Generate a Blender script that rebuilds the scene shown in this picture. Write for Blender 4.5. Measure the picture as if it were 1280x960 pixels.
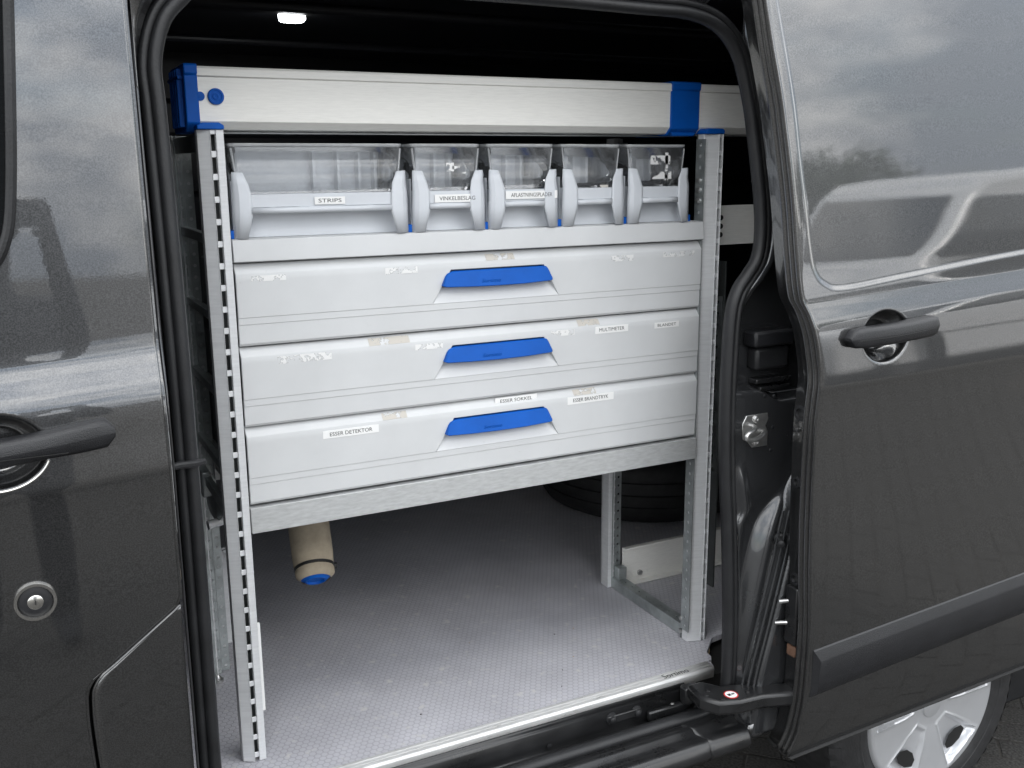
import bpy, bmesh, math, random
import numpy as np
from mathutils import Vector, Matrix

R = math.radians
random.seed(7)
rng = np.random.default_rng(7)
scn = bpy.context.scene
for o in list(bpy.data.objects):
    bpy.data.objects.remove(o, do_unlink=True)
COL = scn.collection

# ------------------------------------------------------------------ camera
# metres: X runs along the van towards its rear, Y into the van, Z up; Z = 0 is the load floor
CAM = Vector((-0.3407, -1.7310, 1.1198))
yaw, pitch, roll = R(26.8226), R(-12.5931), R(-0.4153)
fw = Vector((math.sin(yaw) * math.cos(pitch), math.cos(yaw) * math.cos(pitch), math.sin(pitch)))
r0 = Vector((math.cos(yaw), -math.sin(yaw), 0))
u0 = r0.cross(fw)
rt = r0 * math.cos(roll) + u0 * math.sin(roll)
up = -r0 * math.sin(roll) + u0 * math.cos(roll)
cam_d = bpy.data.cameras.new('camera')
cam_d.sensor_width = 36
cam_d.lens = 1228.0 / 1280 * 36
cam_d.clip_start = 0.02
cam_d.clip_end = 2000
cam = bpy.data.objects.new('camera', cam_d)
M = Matrix((rt, up, -fw)).transposed().to_4x4()
M.translation = CAM
cam.matrix_world = M
COL.objects.link(cam)
scn.camera = cam

# ------------------------------------------------------------------ sky and sun
SUN_EL, SUN_AZ = R(33), R(22)          # azimuth measured from +Y towards +X
w = bpy.data.worlds.new('World')
scn.world = w
w.use_nodes = True
nt = w.node_tree
nt.nodes.clear()
def N(nt, t, **kw):
    n = nt.nodes.new(t)
    for k, v in kw.items():
        if k in n.inputs: n.inputs[k].default_value = v
        else: setattr(n, k, v)
    return n
out = N(nt, 'ShaderNodeOutputWorld')
bg = N(nt, 'ShaderNodeBackground'); bg.inputs['Strength'].default_value = 0.11
sky = N(nt, 'ShaderNodeTexSky', sky_type='NISHITA', sun_disc=False, sun_elevation=SUN_EL, sun_rotation=SUN_AZ)
sky.air_density = 1.0; sky.dust_density = 1.5
tc = N(nt, 'ShaderNodeTexCoord')
mp = N(nt, 'ShaderNodeMapping'); mp.inputs['Scale'].default_value = (1.0, 1.0, 2.2)
mp.inputs['Location'].default_value = (3.1, 2.2, 0.5)
n1 = N(nt, 'ShaderNodeTexNoise'); n1.inputs['Scale'].default_value = 2.6; n1.inputs['Detail'].default_value = 8; n1.inputs['Roughness'].default_value = 0.58
rmp = N(nt, 'ShaderNodeValToRGB')
rmp.color_ramp.elements[0].position = 0.30; rmp.color_ramp.elements[1].position = 0.52
n2 = N(nt, 'ShaderNodeTexNoise'); n2.inputs['Scale'].default_value = 3.4; n2.inputs['Detail'].default_value = 7; n2.inputs['Roughness'].default_value = 0.62
rm2 = N(nt, 'ShaderNodeValToRGB')
rm2.color_ramp.elements[0].position = 0.40; rm2.color_ramp.elements[0].color = (3.6, 4.0, 4.6, 1)
rm2.color_ramp.elements[1].position = 0.66; rm2.color_ramp.elements[1].color = (15.5, 15.2, 14.6, 1)
mx = N(nt, 'ShaderNodeMix', data_type='RGBA')
L = nt.links.new
L(tc.outputs['Generated'], mp.inputs['Vector'])
L(mp.outputs[0], n1.inputs['Vector']); L(mp.outputs[0], n2.inputs['Vector'])
L(n1.outputs['Fac'], rmp.inputs['Fac']); L(n2.outputs['Fac'], rm2.inputs['Fac'])
L(rmp.outputs['Color'], mx.inputs['Factor'])
sxyz = N(nt, 'ShaderNodeSeparateXYZ'); L(tc.outputs['Generated'], sxyz.inputs[0])      # overcast sky: brighter towards the zenith
zg = N(nt, 'ShaderNodeMapRange'); zg.inputs['From Min'].default_value = 0; zg.inputs['From Max'].default_value = 1; zg.inputs['To Min'].default_value = .80; zg.inputs['To Max'].default_value = 1.9
L(sxyz.outputs['Z'], zg.inputs['Value'])
vm = N(nt, 'ShaderNodeVectorMath', operation='SCALE'); L(rm2.outputs['Color'], vm.inputs[0]); L(zg.outputs[0], vm.inputs['Scale'])
L(sky.outputs[0], mx.inputs['A']); L(vm.outputs[0], mx.inputs['B'])
L(mx.outputs['Result'], bg.inputs['Color']); L(bg.outputs[0], out.inputs['Surface'])

sun_d = bpy.data.lights.new('sun', 'SUN')
sun_d.energy = 1.5; sun_d.angle = R(12); sun_d.color = (1.0, 0.96, 0.9)
sun = bpy.data.objects.new('sun', sun_d)
COL.objects.link(sun)
sd = Vector((math.sin(SUN_AZ) * math.cos(SUN_EL), math.cos(SUN_AZ) * math.cos(SUN_EL), math.sin(SUN_EL)))
sun.rotation_euler = sd.to_track_quat('Z', 'Y').to_euler()
sun.location = (0, -6, 8)

scn.view_settings.view_transform = 'Standard'
scn.view_settings.look = 'None'
scn.view_settings.exposure = 1.27
scn.view_settings.gamma = 1
scn.view_settings.use_curve_mapping = False
scn.cycles.max_bounces = 10
scn.cycles.transparent_max_bounces = 16
scn.cycles.use_denoising = True

# ------------------------------------------------------------------ materials
def mat(name, col=(.5, .5, .5), rough=.5, metal=0., noise=0., nscale=20., bump=0., bscale=200., coat=0., rvar=0., stretch=None, spec=None, scuff=0.):
    m = bpy.data.materials.new(name); m.use_nodes = True
    t = m.node_tree; b = t.nodes['Principled BSDF']
    b.inputs['Base Color'].default_value = (*col, 1); b.inputs['Roughness'].default_value = rough
    b.inputs['Metallic'].default_value = metal; b.inputs['Coat Weight'].default_value = coat
    b.inputs['Coat Roughness'].default_value = .03
    if spec is not None: b.inputs['Specular IOR Level'].default_value = spec
    c = N(t, 'ShaderNodeTexCoord')
    v = c.outputs['Object']
    if stretch:
        mm = N(t, 'ShaderNodeMapping'); mm.inputs['Scale'].default_value = stretch
        t.links.new(v, mm.inputs['Vector']); v = mm.outputs[0]
    if noise or rvar:
        n = N(t, 'ShaderNodeTexNoise'); n.inputs['Scale'].default_value = nscale; n.inputs['Detail'].default_value = 6; n.inputs['Roughness'].default_value = .62
        t.links.new(v, n.inputs['Vector'])
        if noise:
            r = N(t, 'ShaderNodeValToRGB')
            r.color_ramp.elements[0].position = .32; r.color_ramp.elements[1].position = .68
            r.color_ramp.elements[0].color = (*[x * (1 - noise) for x in col], 1)
            r.color_ramp.elements[1].color = (*[min(1, x * (1 + noise)) for x in col], 1)
            t.links.new(n.outputs['Fac'], r.inputs['Fac']); t.links.new(r.outputs[0], b.inputs['Base Color'])
        if rvar:
            mr = N(t, 'ShaderNodeMapRange'); mr.inputs['From Min'].default_value = .3; mr.inputs['From Max'].default_value = .7
            mr.inputs['To Min'].default_value = max(.02, rough - rvar); mr.inputs['To Max'].default_value = min(1, rough + rvar)
            t.links.new(n.outputs['Fac'], mr.inputs['Value']); t.links.new(mr.outputs[0], b.inputs['Roughness'])
    if scuff:
        sm = N(t, 'ShaderNodeMapping'); sm.inputs['Scale'].default_value = (30, 30, 55); sm.inputs['Rotation'].default_value = (0, .5, 0)
        t.links.new(c.outputs['Object'], sm.inputs['Vector'])
        sn = N(t, 'ShaderNodeTexNoise'); sn.inputs['Detail'].default_value = 9; sn.inputs['Scale'].default_value = 1.4; sn.inputs['Roughness'].default_value = .75
        t.links.new(sm.outputs[0], sn.inputs['Vector'])
        sr_ = N(t, 'ShaderNodeMapRange'); sr_.inputs['From Min'].default_value = .64; sr_.inputs['From Max'].default_value = .74; sr_.inputs['To Max'].default_value = scuff
        t.links.new(sn.outputs['Fac'], sr_.inputs['Value'])
        sx_ = N(t, 'ShaderNodeMix', data_type='RGBA'); sx_.inputs['B'].default_value = (.30, .28, .25, 1)
        src = b.inputs['Base Color'].links[0].from_socket if b.inputs['Base Color'].is_linked else None
        if src: t.links.new(src, sx_.inputs['A'])
        else: sx_.inputs['A'].default_value = (*col, 1)
        t.links.new(sr_.outputs[0], sx_.inputs['Factor']); t.links.new(sx_.outputs['Result'], b.inputs['Base Color'])
    if bump:
        nb = N(t, 'ShaderNodeTexNoise'); nb.inputs['Scale'].default_value = bscale; nb.inputs['Detail'].default_value = 3
        t.links.new(v, nb.inputs['Vector'])
        bp = N(t, 'ShaderNodeBump'); bp.inputs['Strength'].default_value = bump; bp.inputs['Distance'].default_value = .002
        t.links.new(nb.outputs['Fac'], bp.inputs['Height']); t.links.new(bp.outputs[0], b.inputs['Normal'])
    return m

def paint_mat():
    m = bpy.data.materials.new('grey_metallic_paint'); m.use_nodes = True
    t = m.node_tree; b = t.nodes['Principled BSDF']
    c = N(t, 'ShaderNodeTexCoord')
    f = N(t, 'ShaderNodeTexNoise'); f.inputs['Scale'].default_value = 520; f.inputs['Detail'].default_value = 2
    r = N(t, 'ShaderNodeValToRGB')
    r.color_ramp.elements[0].position = .36; r.color_ramp.elements[0].color = (.064, .065, .067, 1)
    r.color_ramp.elements[1].position = .66; r.color_ramp.elements[1].color = (.120, .122, .125, 1)
    t.links.new(c.outputs['Object'], f.inputs['Vector']); t.links.new(f.outputs['Fac'], r.inputs['Fac'])
    t.links.new(r.outputs[0], b.inputs['Base Color'])
    b.inputs['Metallic'].default_value = .95; b.inputs['Roughness'].default_value = .32
    b.inputs['Coat Weight'].default_value = 1; b.inputs['Coat Roughness'].default_value = .012; b.inputs['Coat IOR'].default_value = 1.95
    n = N(t, 'ShaderNodeTexNoise'); n.inputs['Scale'].default_value = 300; n.inputs['Detail'].default_value = 1
    bp = N(t, 'ShaderNodeBump'); bp.inputs['Strength'].default_value = .014; bp.inputs['Distance'].default_value = .0008
    t.links.new(c.outputs['Object'], n.inputs['Vector']); t.links.new(n.outputs['Fac'], bp.inputs['Height'])
    t.links.new(bp.outputs[0], b.inputs['Coat Normal'])
    return m

def dirty_black(name, col=.012, rough=.3, coat=.3):
    m = mat(name, (col, col * 1.02, col * 1.08), rough, noise=.35, nscale=9, rvar=.12, coat=coat)
    return m

def floor_mat():
    m = bpy.data.materials.new('honeycomb_floor'); m.use_nodes = True
    t = m.node_tree; b = t.nodes['Principled BSDF']; LK = t.links.new
    tc = N(t, 'ShaderNodeTexCoord')
    sc = N(t, 'ShaderNodeVectorMath', operation='SCALE'); sc.inputs['Scale'].default_value = 1 / .0135
    LK(tc.outputs['Object'], sc.inputs[0])
    S = (1, 1.7320508, 1)
    def cell(off):
        a = N(t, 'ShaderNodeVectorMath', operation='ADD'); a.inputs[1].default_value = (200 + off * .5, 200 * 1.7320508 + off * .8660254, 0)
        LK(sc.outputs[0], a.inputs[0])
        mo = N(t, 'ShaderNodeVectorMath', operation='MODULO'); mo.inputs[1].default_value = S; LK(a.outputs[0], mo.inputs[0])
        sb = N(t, 'ShaderNodeVectorMath', operation='SUBTRACT'); sb.inputs[1].default_value = (.5, .8660254, 0); LK(mo.outputs[0], sb.inputs[0])
        ab = N(t, 'ShaderNodeVectorMath', operation='ABSOLUTE'); LK(sb.outputs[0], ab.inputs[0])
        sp = N(t, 'ShaderNodeSeparateXYZ'); LK(ab.outputs[0], sp.inputs[0])
        h1 = N(t, 'ShaderNodeMath', operation='MULTIPLY'); h1.inputs[1].default_value = .5; LK(sp.outputs[0], h1.inputs[0])
        h2 = N(t, 'ShaderNodeMath', operation='MULTIPLY_ADD'); h2.inputs[1].default_value = .8660254; LK(sp.outputs[1], h2.inputs[0]); LK(h1.outputs[0], h2.inputs[2])
        mxx = N(t, 'ShaderNodeMath', operation='MAXIMUM'); LK(sp.outputs[0], mxx.inputs[0]); LK(h2.outputs[0], mxx.inputs[1])
        return mxx
    mn = N(t, 'ShaderNodeMath', operation='MINIMUM'); LK(cell(0).outputs[0], mn.inputs[0]); LK(cell(1).outputs[0], mn.inputs[1])
    rr = N(t, 'ShaderNodeMapRange'); rr.interpolation_type = 'SMOOTHSTEP'
    rr.inputs['From Min'].default_value = .36; rr.inputs['From Max'].default_value = .5
    LK(mn.outputs[0], rr.inputs['Value'])
    no = N(t, 'ShaderNodeTexNoise'); no.inputs['Scale'].default_value = 5; no.inputs['Detail'].default_value = 8; no.inputs['Roughness'].default_value = .65
    LK(tc.outputs['Object'], no.inputs['Vector'])
    ra = N(t, 'ShaderNodeValToRGB'); ra.color_ramp.elements[0].position = .3; ra.color_ramp.elements[1].position = .7
    ra.color_ramp.elements[0].color = (.45, .447, .478, 1); ra.color_ramp.elements[1].color = (.585, .582, .618, 1)
    LK(no.outputs['Fac'], ra.inputs['Fac'])
    dk = N(t, 'ShaderNodeMix', data_type='RGBA', blend_type='MULTIPLY'); LK(rr.outputs[0], dk.inputs['Factor'])
    LK(ra.outputs[0], dk.inputs['A']); dk.inputs['B'].default_value = (.74, .73, .75, 1)
    # scuffs
    n3 = N(t, 'ShaderNodeTexNoise'); n3.inputs['Scale'].default_value = 38; n3.inputs['Detail'].default_value = 5
    LK(tc.outputs['Object'], n3.inputs['Vector'])
    r3 = N(t, 'ShaderNodeMapRange'); r3.inputs['From Min'].default_value = .60; r3.inputs['From Max'].default_value = .72; LK(n3.outputs['Fac'], r3.inputs['Value'])
    m3 = N(t, 'ShaderNodeMix', data_type='RGBA'); LK(r3.outputs[0], m3.inputs['Factor']); LK(dk.outputs['Result'], m3.inputs['A']); m3.inputs['B'].default_value = (.60, .59, .58, 1)
    LK(m3.outputs['Result'], b.inputs['Base Color'])
    b.inputs['Roughness'].default_value = .5
    bp = N(t, 'ShaderNodeBump'); bp.inputs['Strength'].default_value = .35; bp.inputs['Distance'].default_value = .001; bp.invert = True
    LK(rr.outputs[0], bp.inputs['Height']); LK(bp.outputs[0], b.inputs['Normal'])
    return m

def clear_mat(name='clear_plastic', d0=.05, d1=.16):
    m = bpy.data.materials.new(name); m.use_nodes = True
    t = m.node_tree; t.nodes.clear(); LK = t.links.new
    o = N(t, 'ShaderNodeOutputMaterial'); tr = N(t, 'ShaderNodeBsdfTransparent'); gl = N(t, 'ShaderNodeBsdfGlossy')
    tr.inputs['Color'].default_value = (.975, .98, .985, 1)
    gl.inputs['Roughness'].default_value = .08; gl.inputs['Color'].default_value = (1, 1, 1, 1)
    df = N(t, 'ShaderNodeBsdfDiffuse'); df.inputs['Color'].default_value = (.8, .82, .84, 1)
    fr = N(t, 'ShaderNodeFresnel'); fr.inputs['IOR'].default_value = 1.5
    c = N(t, 'ShaderNodeTexCoord'); n = N(t, 'ShaderNodeTexNoise'); n.inputs['Scale'].default_value = 30; n.inputs['Detail'].default_value = 7; n.inputs['Roughness'].default_value = .7
    LK(c.outputs['Object'], n.inputs['Vector'])
    mr = N(t, 'ShaderNodeMapRange'); mr.inputs['From Min'].default_value = .45; mr.inputs['From Max'].default_value = .8; mr.inputs['To Min'].default_value = d0; mr.inputs['To Max'].default_value = d1
    LK(n.outputs['Fac'], mr.inputs['Value'])
    m1 = N(t, 'ShaderNodeMixShader'); m2 = N(t, 'ShaderNodeMixShader')
    LK(mr.outputs[0], m1.inputs[0]); LK(tr.outputs[0], m1.inputs[1]); LK(df.outputs[0], m1.inputs[2])
    bp = N(t, 'ShaderNodeBump'); bp.inputs['Strength'].default_value = .06; bp.inputs['Distance'].default_value = .004
    LK(n.outputs['Fac'], bp.inputs['Height']); LK(bp.outputs[0], gl.inputs['Normal'])
    LK(fr.outputs[0], m2.inputs[0]); LK(m1.outputs[0], m2.inputs[1]); LK(gl.outputs[0], m2.inputs[2])
    LK(m2.outputs[0], o.inputs['Surface'])
    return m

def residue_mat(name, col, thr=.47, scale=90):
    m = bpy.data.materials.new(name); m.use_nodes = True
    t = m.node_tree; LK = t.links.new; b = t.nodes['Principled BSDF']; o = t.nodes['Material Output']
    b.inputs['Base Color'].default_value = (*col, 1); b.inputs['Roughness'].default_value = .7
    tr = N(t, 'ShaderNodeBsdfTransparent'); mxs = N(t, 'ShaderNodeMixShader')
    c = N(t, 'ShaderNodeTexCoord'); n = N(t, 'ShaderNodeTexNoise'); n.inputs['Scale'].default_value = scale; n.inputs['Detail'].default_value = 4; n.inputs['Roughness'].default_value = .7
    LK(c.outputs['Object'], n.inputs['Vector'])
    mr = N(t, 'ShaderNodeMapRange'); mr.inputs['From Min'].default_value = thr; mr.inputs['From Max'].default_value = thr + .04
    LK(n.outputs['Fac'], mr.inputs['Value']); LK(mr.outputs[0], mxs.inputs[0]); LK(tr.outputs[0], mxs.inputs[1]); LK(b.outputs[0], mxs.inputs[2])
    LK(mxs.outputs[0], o.inputs['Surface'])
    return m

def emit_mat(name, col, s):
    m = bpy.data.materials.new(name); m.use_nodes = True
    b = m.node_tree.nodes['Principled BSDF']
    b.inputs['Base Color'].default_value = (*col, 1); b.inputs['Emission Color'].default_value = (*col, 1); b.inputs['Emission Strength'].default_value = s
    return m

MT = dict(
    paint=paint_mat(),
    jamb=mat('dark_jamb_paint', (.062, .064, .068), .24, .6, noise=.15, nscale=6, rvar=.06, coat=1.),
    rubber=mat('black_rubber', (.014, .0145, .016), .48, noise=.3, nscale=14, bump=.25, bscale=260),
    plastic=mat('black_grained_plastic', (.013, .0135, .0155), .36, noise=.15, nscale=12, bump=.5, bscale=700),
    step=dirty_black('black_sill_plastic', .014, .33, .25),
    interior=mat('dark_interior_lining', (.012, .013, .017), .45, noise=.3, nscale=4),
    rack=mat('brushed_aluminium', (.70, .71, .72), .45, .18, noise=.07, nscale=18, stretch=(1, 1, 12), rvar=.1),
    rackx=mat('brushed_aluminium_rail', (.52, .53, .53), .42, .25, noise=.13, nscale=14, stretch=(3, 1, 14), rvar=.12),
    alu=mat('matt_aluminium', (.84, .832, .795), .5, .05, noise=.055, nscale=30, stretch=(1.2, 1, 18), rvar=.08, scuff=.35, bump=.05, bscale=400),
    zinc=mat('galvanised_steel', (.42, .45, .45), .42, .7, noise=.22, nscale=30, rvar=.12),
    drawer=mat('grey_white_plastic', (.615, .625, .63), .48, noise=.045, nscale=6, scuff=.4, bump=.06, bscale=900),
    bin=mat('light_grey_plastic', (.62, .645, .68), .42, noise=.03, nscale=9),
    dark=mat('dark_plastic_and_slot_shade', (.085, .092, .09), .5, noise=.3, nscale=8),
    blue=mat('blue_plastic', (.0015, .088, .42), .5, spec=.2, noise=.12, nscale=10, bump=.05, bscale=900),
    floor=floor_mat(),
    trim=mat('aluminium_trim', (.74, .74, .73), .38, .35, noise=.1, nscale=22, stretch=(1, 6, 6), rvar=.14),
    wood=mat('plywood', (.55, .42, .25), .7, noise=.3, nscale=60, stretch=(1, 1, 12)),
    paper=mat('white_label_tape', (.86, .86, .85), .45),
    ink=mat('black_ink', (.015, .015, .015), .5),
    clear=clear_mat(), clear_edge_lit=clear_mat('clear_plastic_edge_lit', .35, .6),  # edge copy is whiter: edge-lit brightness put into the colour
    res_w=residue_mat('torn_white_tape', (.80, .80, .79), .46, 42),
    res_b=residue_mat('beige_glue_residue', (.54, .51, .46), .42, 60),
    glass=mat('tinted_window_glass', (.006, .007, .008), .03, coat=1),
    chrome=mat('satin_chrome', (.72, .71, .68), .22, 1.0, noise=.08, nscale=40),
    steel=mat('bare_steel', (.55, .55, .54), .3, .9, noise=.15, nscale=60),
    tyre=mat('tyre_rubber', (.020, .020, .021), .62, noise=.35, nscale=25, bump=.4, bscale=160),
    rim=mat('silver_wheel_paint', (.62, .63, .65), .38, .55, noise=.04, nscale=8, coat=.3),
    red=mat('red_print', (.55, .03, .03), .5),
    white=mat('white_print', (.85, .85, .85), .5),
    fabric=mat('beige_canvas', (.40, .34, .255), .9, noise=.16, nscale=30, bump=.8, bscale=900),
    lamp=emit_mat('lit_lamp_lens', (.95, .98, 1), 14.),
    under=mat('underbody', (.012, .012, .012), .8),
    vanw=mat('white_van_paint', (.62, .63, .64), .35, coat=.8),
    bark=mat('bark', (.09, .07, .05), .9, noise=.3, nscale=12),
    leaf=mat('foliage', (.035, .055, .02), .6, noise=.5, nscale=1.5),
    stone=mat('concrete_paver', (.066, .064, .061), .9, spec=.08, noise=.5, nscale=130, bump=.8, bscale=150),
    sand=mat('joint_sand', (.045, .041, .036), .95, noise=.4, nscale=60),
)

# ------------------------------------------------------------------ mesh helpers
class MB:
    def __init__(s): s.v = []; s.f = []; s.m = []; s.cur = 0
    def add(s, vs, fs):
        o = len(s.v); s.v += [tuple(map(float, p)) for p in vs]
        for f in fs: s.f.append(tuple(i + o for i in f)); s.m.append(s.cur)
        return s
    def mat(s, i): s.cur = i; return s
    def box(s, x0, x1, y0, y1, z0, z1):
        return s.add([(x0, y0, z0), (x1, y0, z0), (x1, y1, z0), (x0, y1, z0), (x0, y0, z1), (x1, y0, z1), (x1, y1, z1), (x0, y1, z1)],
                     [(0, 3, 2, 1), (4, 5, 6, 7), (0, 1, 5, 4), (1, 2, 6, 5), (2, 3, 7, 6), (3, 0, 4, 7)])
    def prism(s, poly, axis, a, b):
        """poly: 2D points in the other two axes (X,Z for axis y; X,Y for z; Y,Z for x)"""
        n = len(poly)
        def P(p, c): return {'y': (p[0], c, p[1]), 'z': (p[0], p[1], c), 'x': (c, p[0], p[1])}[axis]
        vs = [P(p, a) for p in poly] + [P(p, b) for p in poly]
        fs = [tuple(range(n)), tuple(range(2 * n - 1, n - 1, -1))] + [(i, i + n, (i + 1) % n + n, (i + 1) % n) for i in range(n)]
        return s.add(vs, fs)
    def grid(s, P):
        """P: array (nu, nv, 3)"""
        nu, nv, _ = P.shape
        fs = [(i * nv + j, (i + 1) * nv + j, (i + 1) * nv + j + 1, i * nv + j + 1) for i in range(nu - 1) for j in range(nv - 1)]
        return s.add(P.reshape(-1, 3).tolist(), fs)
    def tube(s, path, r, n=10, cap=True):
        path = [Vector(p) for p in path]; rs = r if isinstance(r, (list, tuple)) else [r] * len(path)
        rings = []; prev = None
        for i, p in enumerate(path):
            t = (path[min(i + 1, len(path) - 1)] - path[max(i - 1, 0)]).normalized()
            a = prev if prev is not None else (Vector((0, 0, 1)) if abs(t.z) < .9 else Vector((1, 0, 0)))
            a = (a - t * a.dot(t)).normalized(); b = t.cross(a); prev = a
            rings.append([p + (a * math.cos(k * 2 * math.pi / n) + b * math.sin(k * 2 * math.pi / n)) * rs[i] for k in range(n)])
        vs = [q for rg in rings for q in rg]
        fs = [(i * n + k, i * n + (k + 1) % n, (i + 1) * n + (k + 1) % n, (i + 1) * n + k) for i in range(len(path) - 1) for k in range(n)]
        if cap: fs += [tuple(range(n - 1, -1, -1)), tuple((len(path) - 1) * n + k for k in range(n))]
        return s.add(vs, fs)
    def cyl(s, a, b, r, n=16): return s.tube([a, b], r, n)
    def lathe(s, c, axis, prof, n=32, arc=(0, 2 * math.pi)):
        """prof: (radius, offset along axis)"""
        ax = Vector(axis).normalized(); a = Vector((0, 0, 1)) if abs(ax.z) < .9 else Vector((1, 0, 0))
        a = (a - ax * a.dot(ax)).normalized(); b = ax.cross(a); c = Vector(c); m = len(prof)
        vs = [c + ax * h + (a * math.cos(2 * math.pi * k / n) + b * math.sin(2 * math.pi * k / n)) * r for k in range(n) for r, h in prof]
        fs = [(k * m + i, k * m + i + 1, ((k + 1) % n) * m + i + 1, ((k + 1) % n) * m + i) for k in range(n) for i in range(m - 1)]
        return s.add(vs, fs)
    def loft(s, rails):
        return s.grid(np.array(rails, float))
    def text(s, string, origin, ux, uy, width, un, off=.0002, height=None):
        """flat lettering: starts at origin, runs along ux, stands along uy"""
        cu = bpy.data.curves.new('t', 'FONT'); cu.body = string; cu.resolution_u = 3
        o = bpy.data.objects.new('t', cu); COL.objects.link(o)
        bpy.context.view_layer.update()
        me = o.evaluated_get(bpy.context.evaluated_depsgraph_get()).to_mesh()
        P = np.array([v.co[:] for v in me.vertices]); fs = [tuple(p.vertices) for p in me.polygons]
        x0, x1 = P[:, 0].min(), P[:, 0].max(); y0, y1 = P[:, 1].min(), P[:, 1].max()
        k = width / (x1 - x0); ky = k if height is None else height / (y1 - y0)
        ox, ux, uy, un = map(lambda q: np.array(q, float), (origin, ux, uy, un))
        V = ox + np.outer((P[:, 0] - x0) * k, ux) + np.outer((P[:, 1] - y0) * ky, uy) + un * off
        bpy.data.objects.remove(o); bpy.data.curves.remove(cu)
        return s.add(V.tolist(), fs)
    def build(s, name, mats, parent=None, smooth=35, bevel=0., seg=2, solid=0., recalc=True):
        me = bpy.data.meshes.new(name); me.from_pydata(s.v, [], s.f); me.validate()
        mats = mats if isinstance(mats, (list, tuple)) else [mats]
        for k in mats: me.materials.append(MT[k] if isinstance(k, str) else k)
        if len(me.polygons) == len(s.m): me.polygons.foreach_set('material_index', s.m)
        if recalc:
            bm = bmesh.new(); bm.from_mesh(me); bmesh.ops.recalc_face_normals(bm, faces=bm.faces); bm.to_mesh(me); bm.free()
        if smooth:
            me.polygons.foreach_set('use_smooth', [True] * len(me.polygons)); me.set_sharp_from_angle(angle=R(smooth))
        o = bpy.data.objects.new(name, me); COL.objects.link(o)
        if solid:
            md = o.modifiers.new('thickness', 'SOLIDIFY'); md.thickness = abs(solid); md.offset = 1 if solid > 0 else -1
        if bevel:
            md = o.modifiers.new('soft edges', 'BEVEL'); md.width = bevel; md.segments = seg; md.limit_method = 'ANGLE'; md.angle_limit = R(40)
            md.harden_normals = False
        if parent is not None:
            o.parent = parent
            if parent.type == 'EMPTY': o.location = -parent.location
        return o

def thing(name, label, cat, loc=(0, 0, 0), group=None):
    o = bpy.data.objects.new(name, None); o.empty_display_size = .1; COL.objects.link(o); o.location = loc
    o['label'] = label; o['category'] = cat
    if group: o['group'] = group
    return o

def pchip(xs, ys):
    xs = np.array(xs, float); ys = np.array(ys, float); i = np.argsort(xs); xs, ys = xs[i], ys[i]
    h = np.diff(xs); d = np.diff(ys) / h; m = np.zeros(len(xs)); m[0], m[-1] = d[0], d[-1]
    for k in range(1, len(xs) - 1):
        if d[k - 1] * d[k] > 0:
            w1, w2 = 2 * h[k] + h[k - 1], h[k] + 2 * h[k - 1]; m[k] = (w1 + w2) / (w1 / d[k - 1] + w2 / d[k])
    def f(x):
        x = np.clip(np.asarray(x, float), xs[0], xs[-1]); k = np.clip(np.searchsorted(xs, x) - 1, 0, len(xs) - 2)
        t = (x - xs[k]) / h[k]
        return (2 * t**3 - 3 * t**2 + 1) * ys[k] + (t**3 - 2 * t**2 + t) * h[k] * m[k] + (-2 * t**3 + 3 * t**2) * ys[k + 1] + (t**3 - t**2) * h[k] * m[k + 1]
    return f
def catmull(pts, n=6):
    P = [np.array(p, float) for p in pts]; P = [2 * P[0] - P[1]] + P + [2 * P[-1] - P[-2]]; o = []
    for i in range(1, len(P) - 2):
        for k in range(n):
            t = k / n; a, b, c, d = P[i - 1:i + 3]
            o.append(.5 * (2 * b + (c - a) * t + (2 * a - 5 * b + 4 * c - d) * t * t + (3 * b - a - 3 * c + d) * t**3))
    o.append(P[-2]); return np.array(o)
def sstep(a, b, x):
    t = np.clip((np.asarray(x, float) - a) / (b - a), 0, 1); return t * t * (3 - 2 * t)
def spaced(*segs):
    return np.unique(np.round(np.concatenate([np.linspace(a, b, n) for a, b, n in segs]), 5))

def perforated(mb, o, ux, uy, w, l, pitch, r, n=8):
    """strip of width w along ux, length l along uy, with a row of real round holes"""
    o, ux, uy = map(np.array, (o, ux, uy)); o = o.astype(float)
    k = int(l / pitch); ph = l / k
    for i in range(k):
        c = o + uy * ph * (i + .5) + ux * w / 2
        outer = [(-w / 2, -ph / 2), (0, -ph / 2), (w / 2, -ph / 2), (w / 2, 0), (w / 2, ph / 2), (0, ph / 2), (-w / 2, ph / 2), (-w / 2, 0)]
        inner = [(r * math.cos(R(225 + 45 * q)), r * math.sin(R(225 + 45 * q))) for q in range(8)]
        vs = [c + ux * a + uy * b for a, b in outer] + [c + ux * a + uy * b for a, b in inner]
        mb.add(vs, [(q, (q + 1) % 8, 8 + (q + 1) % 8, 8 + q) for q in range(8)])
    return mb

GROUND = -0.55
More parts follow.
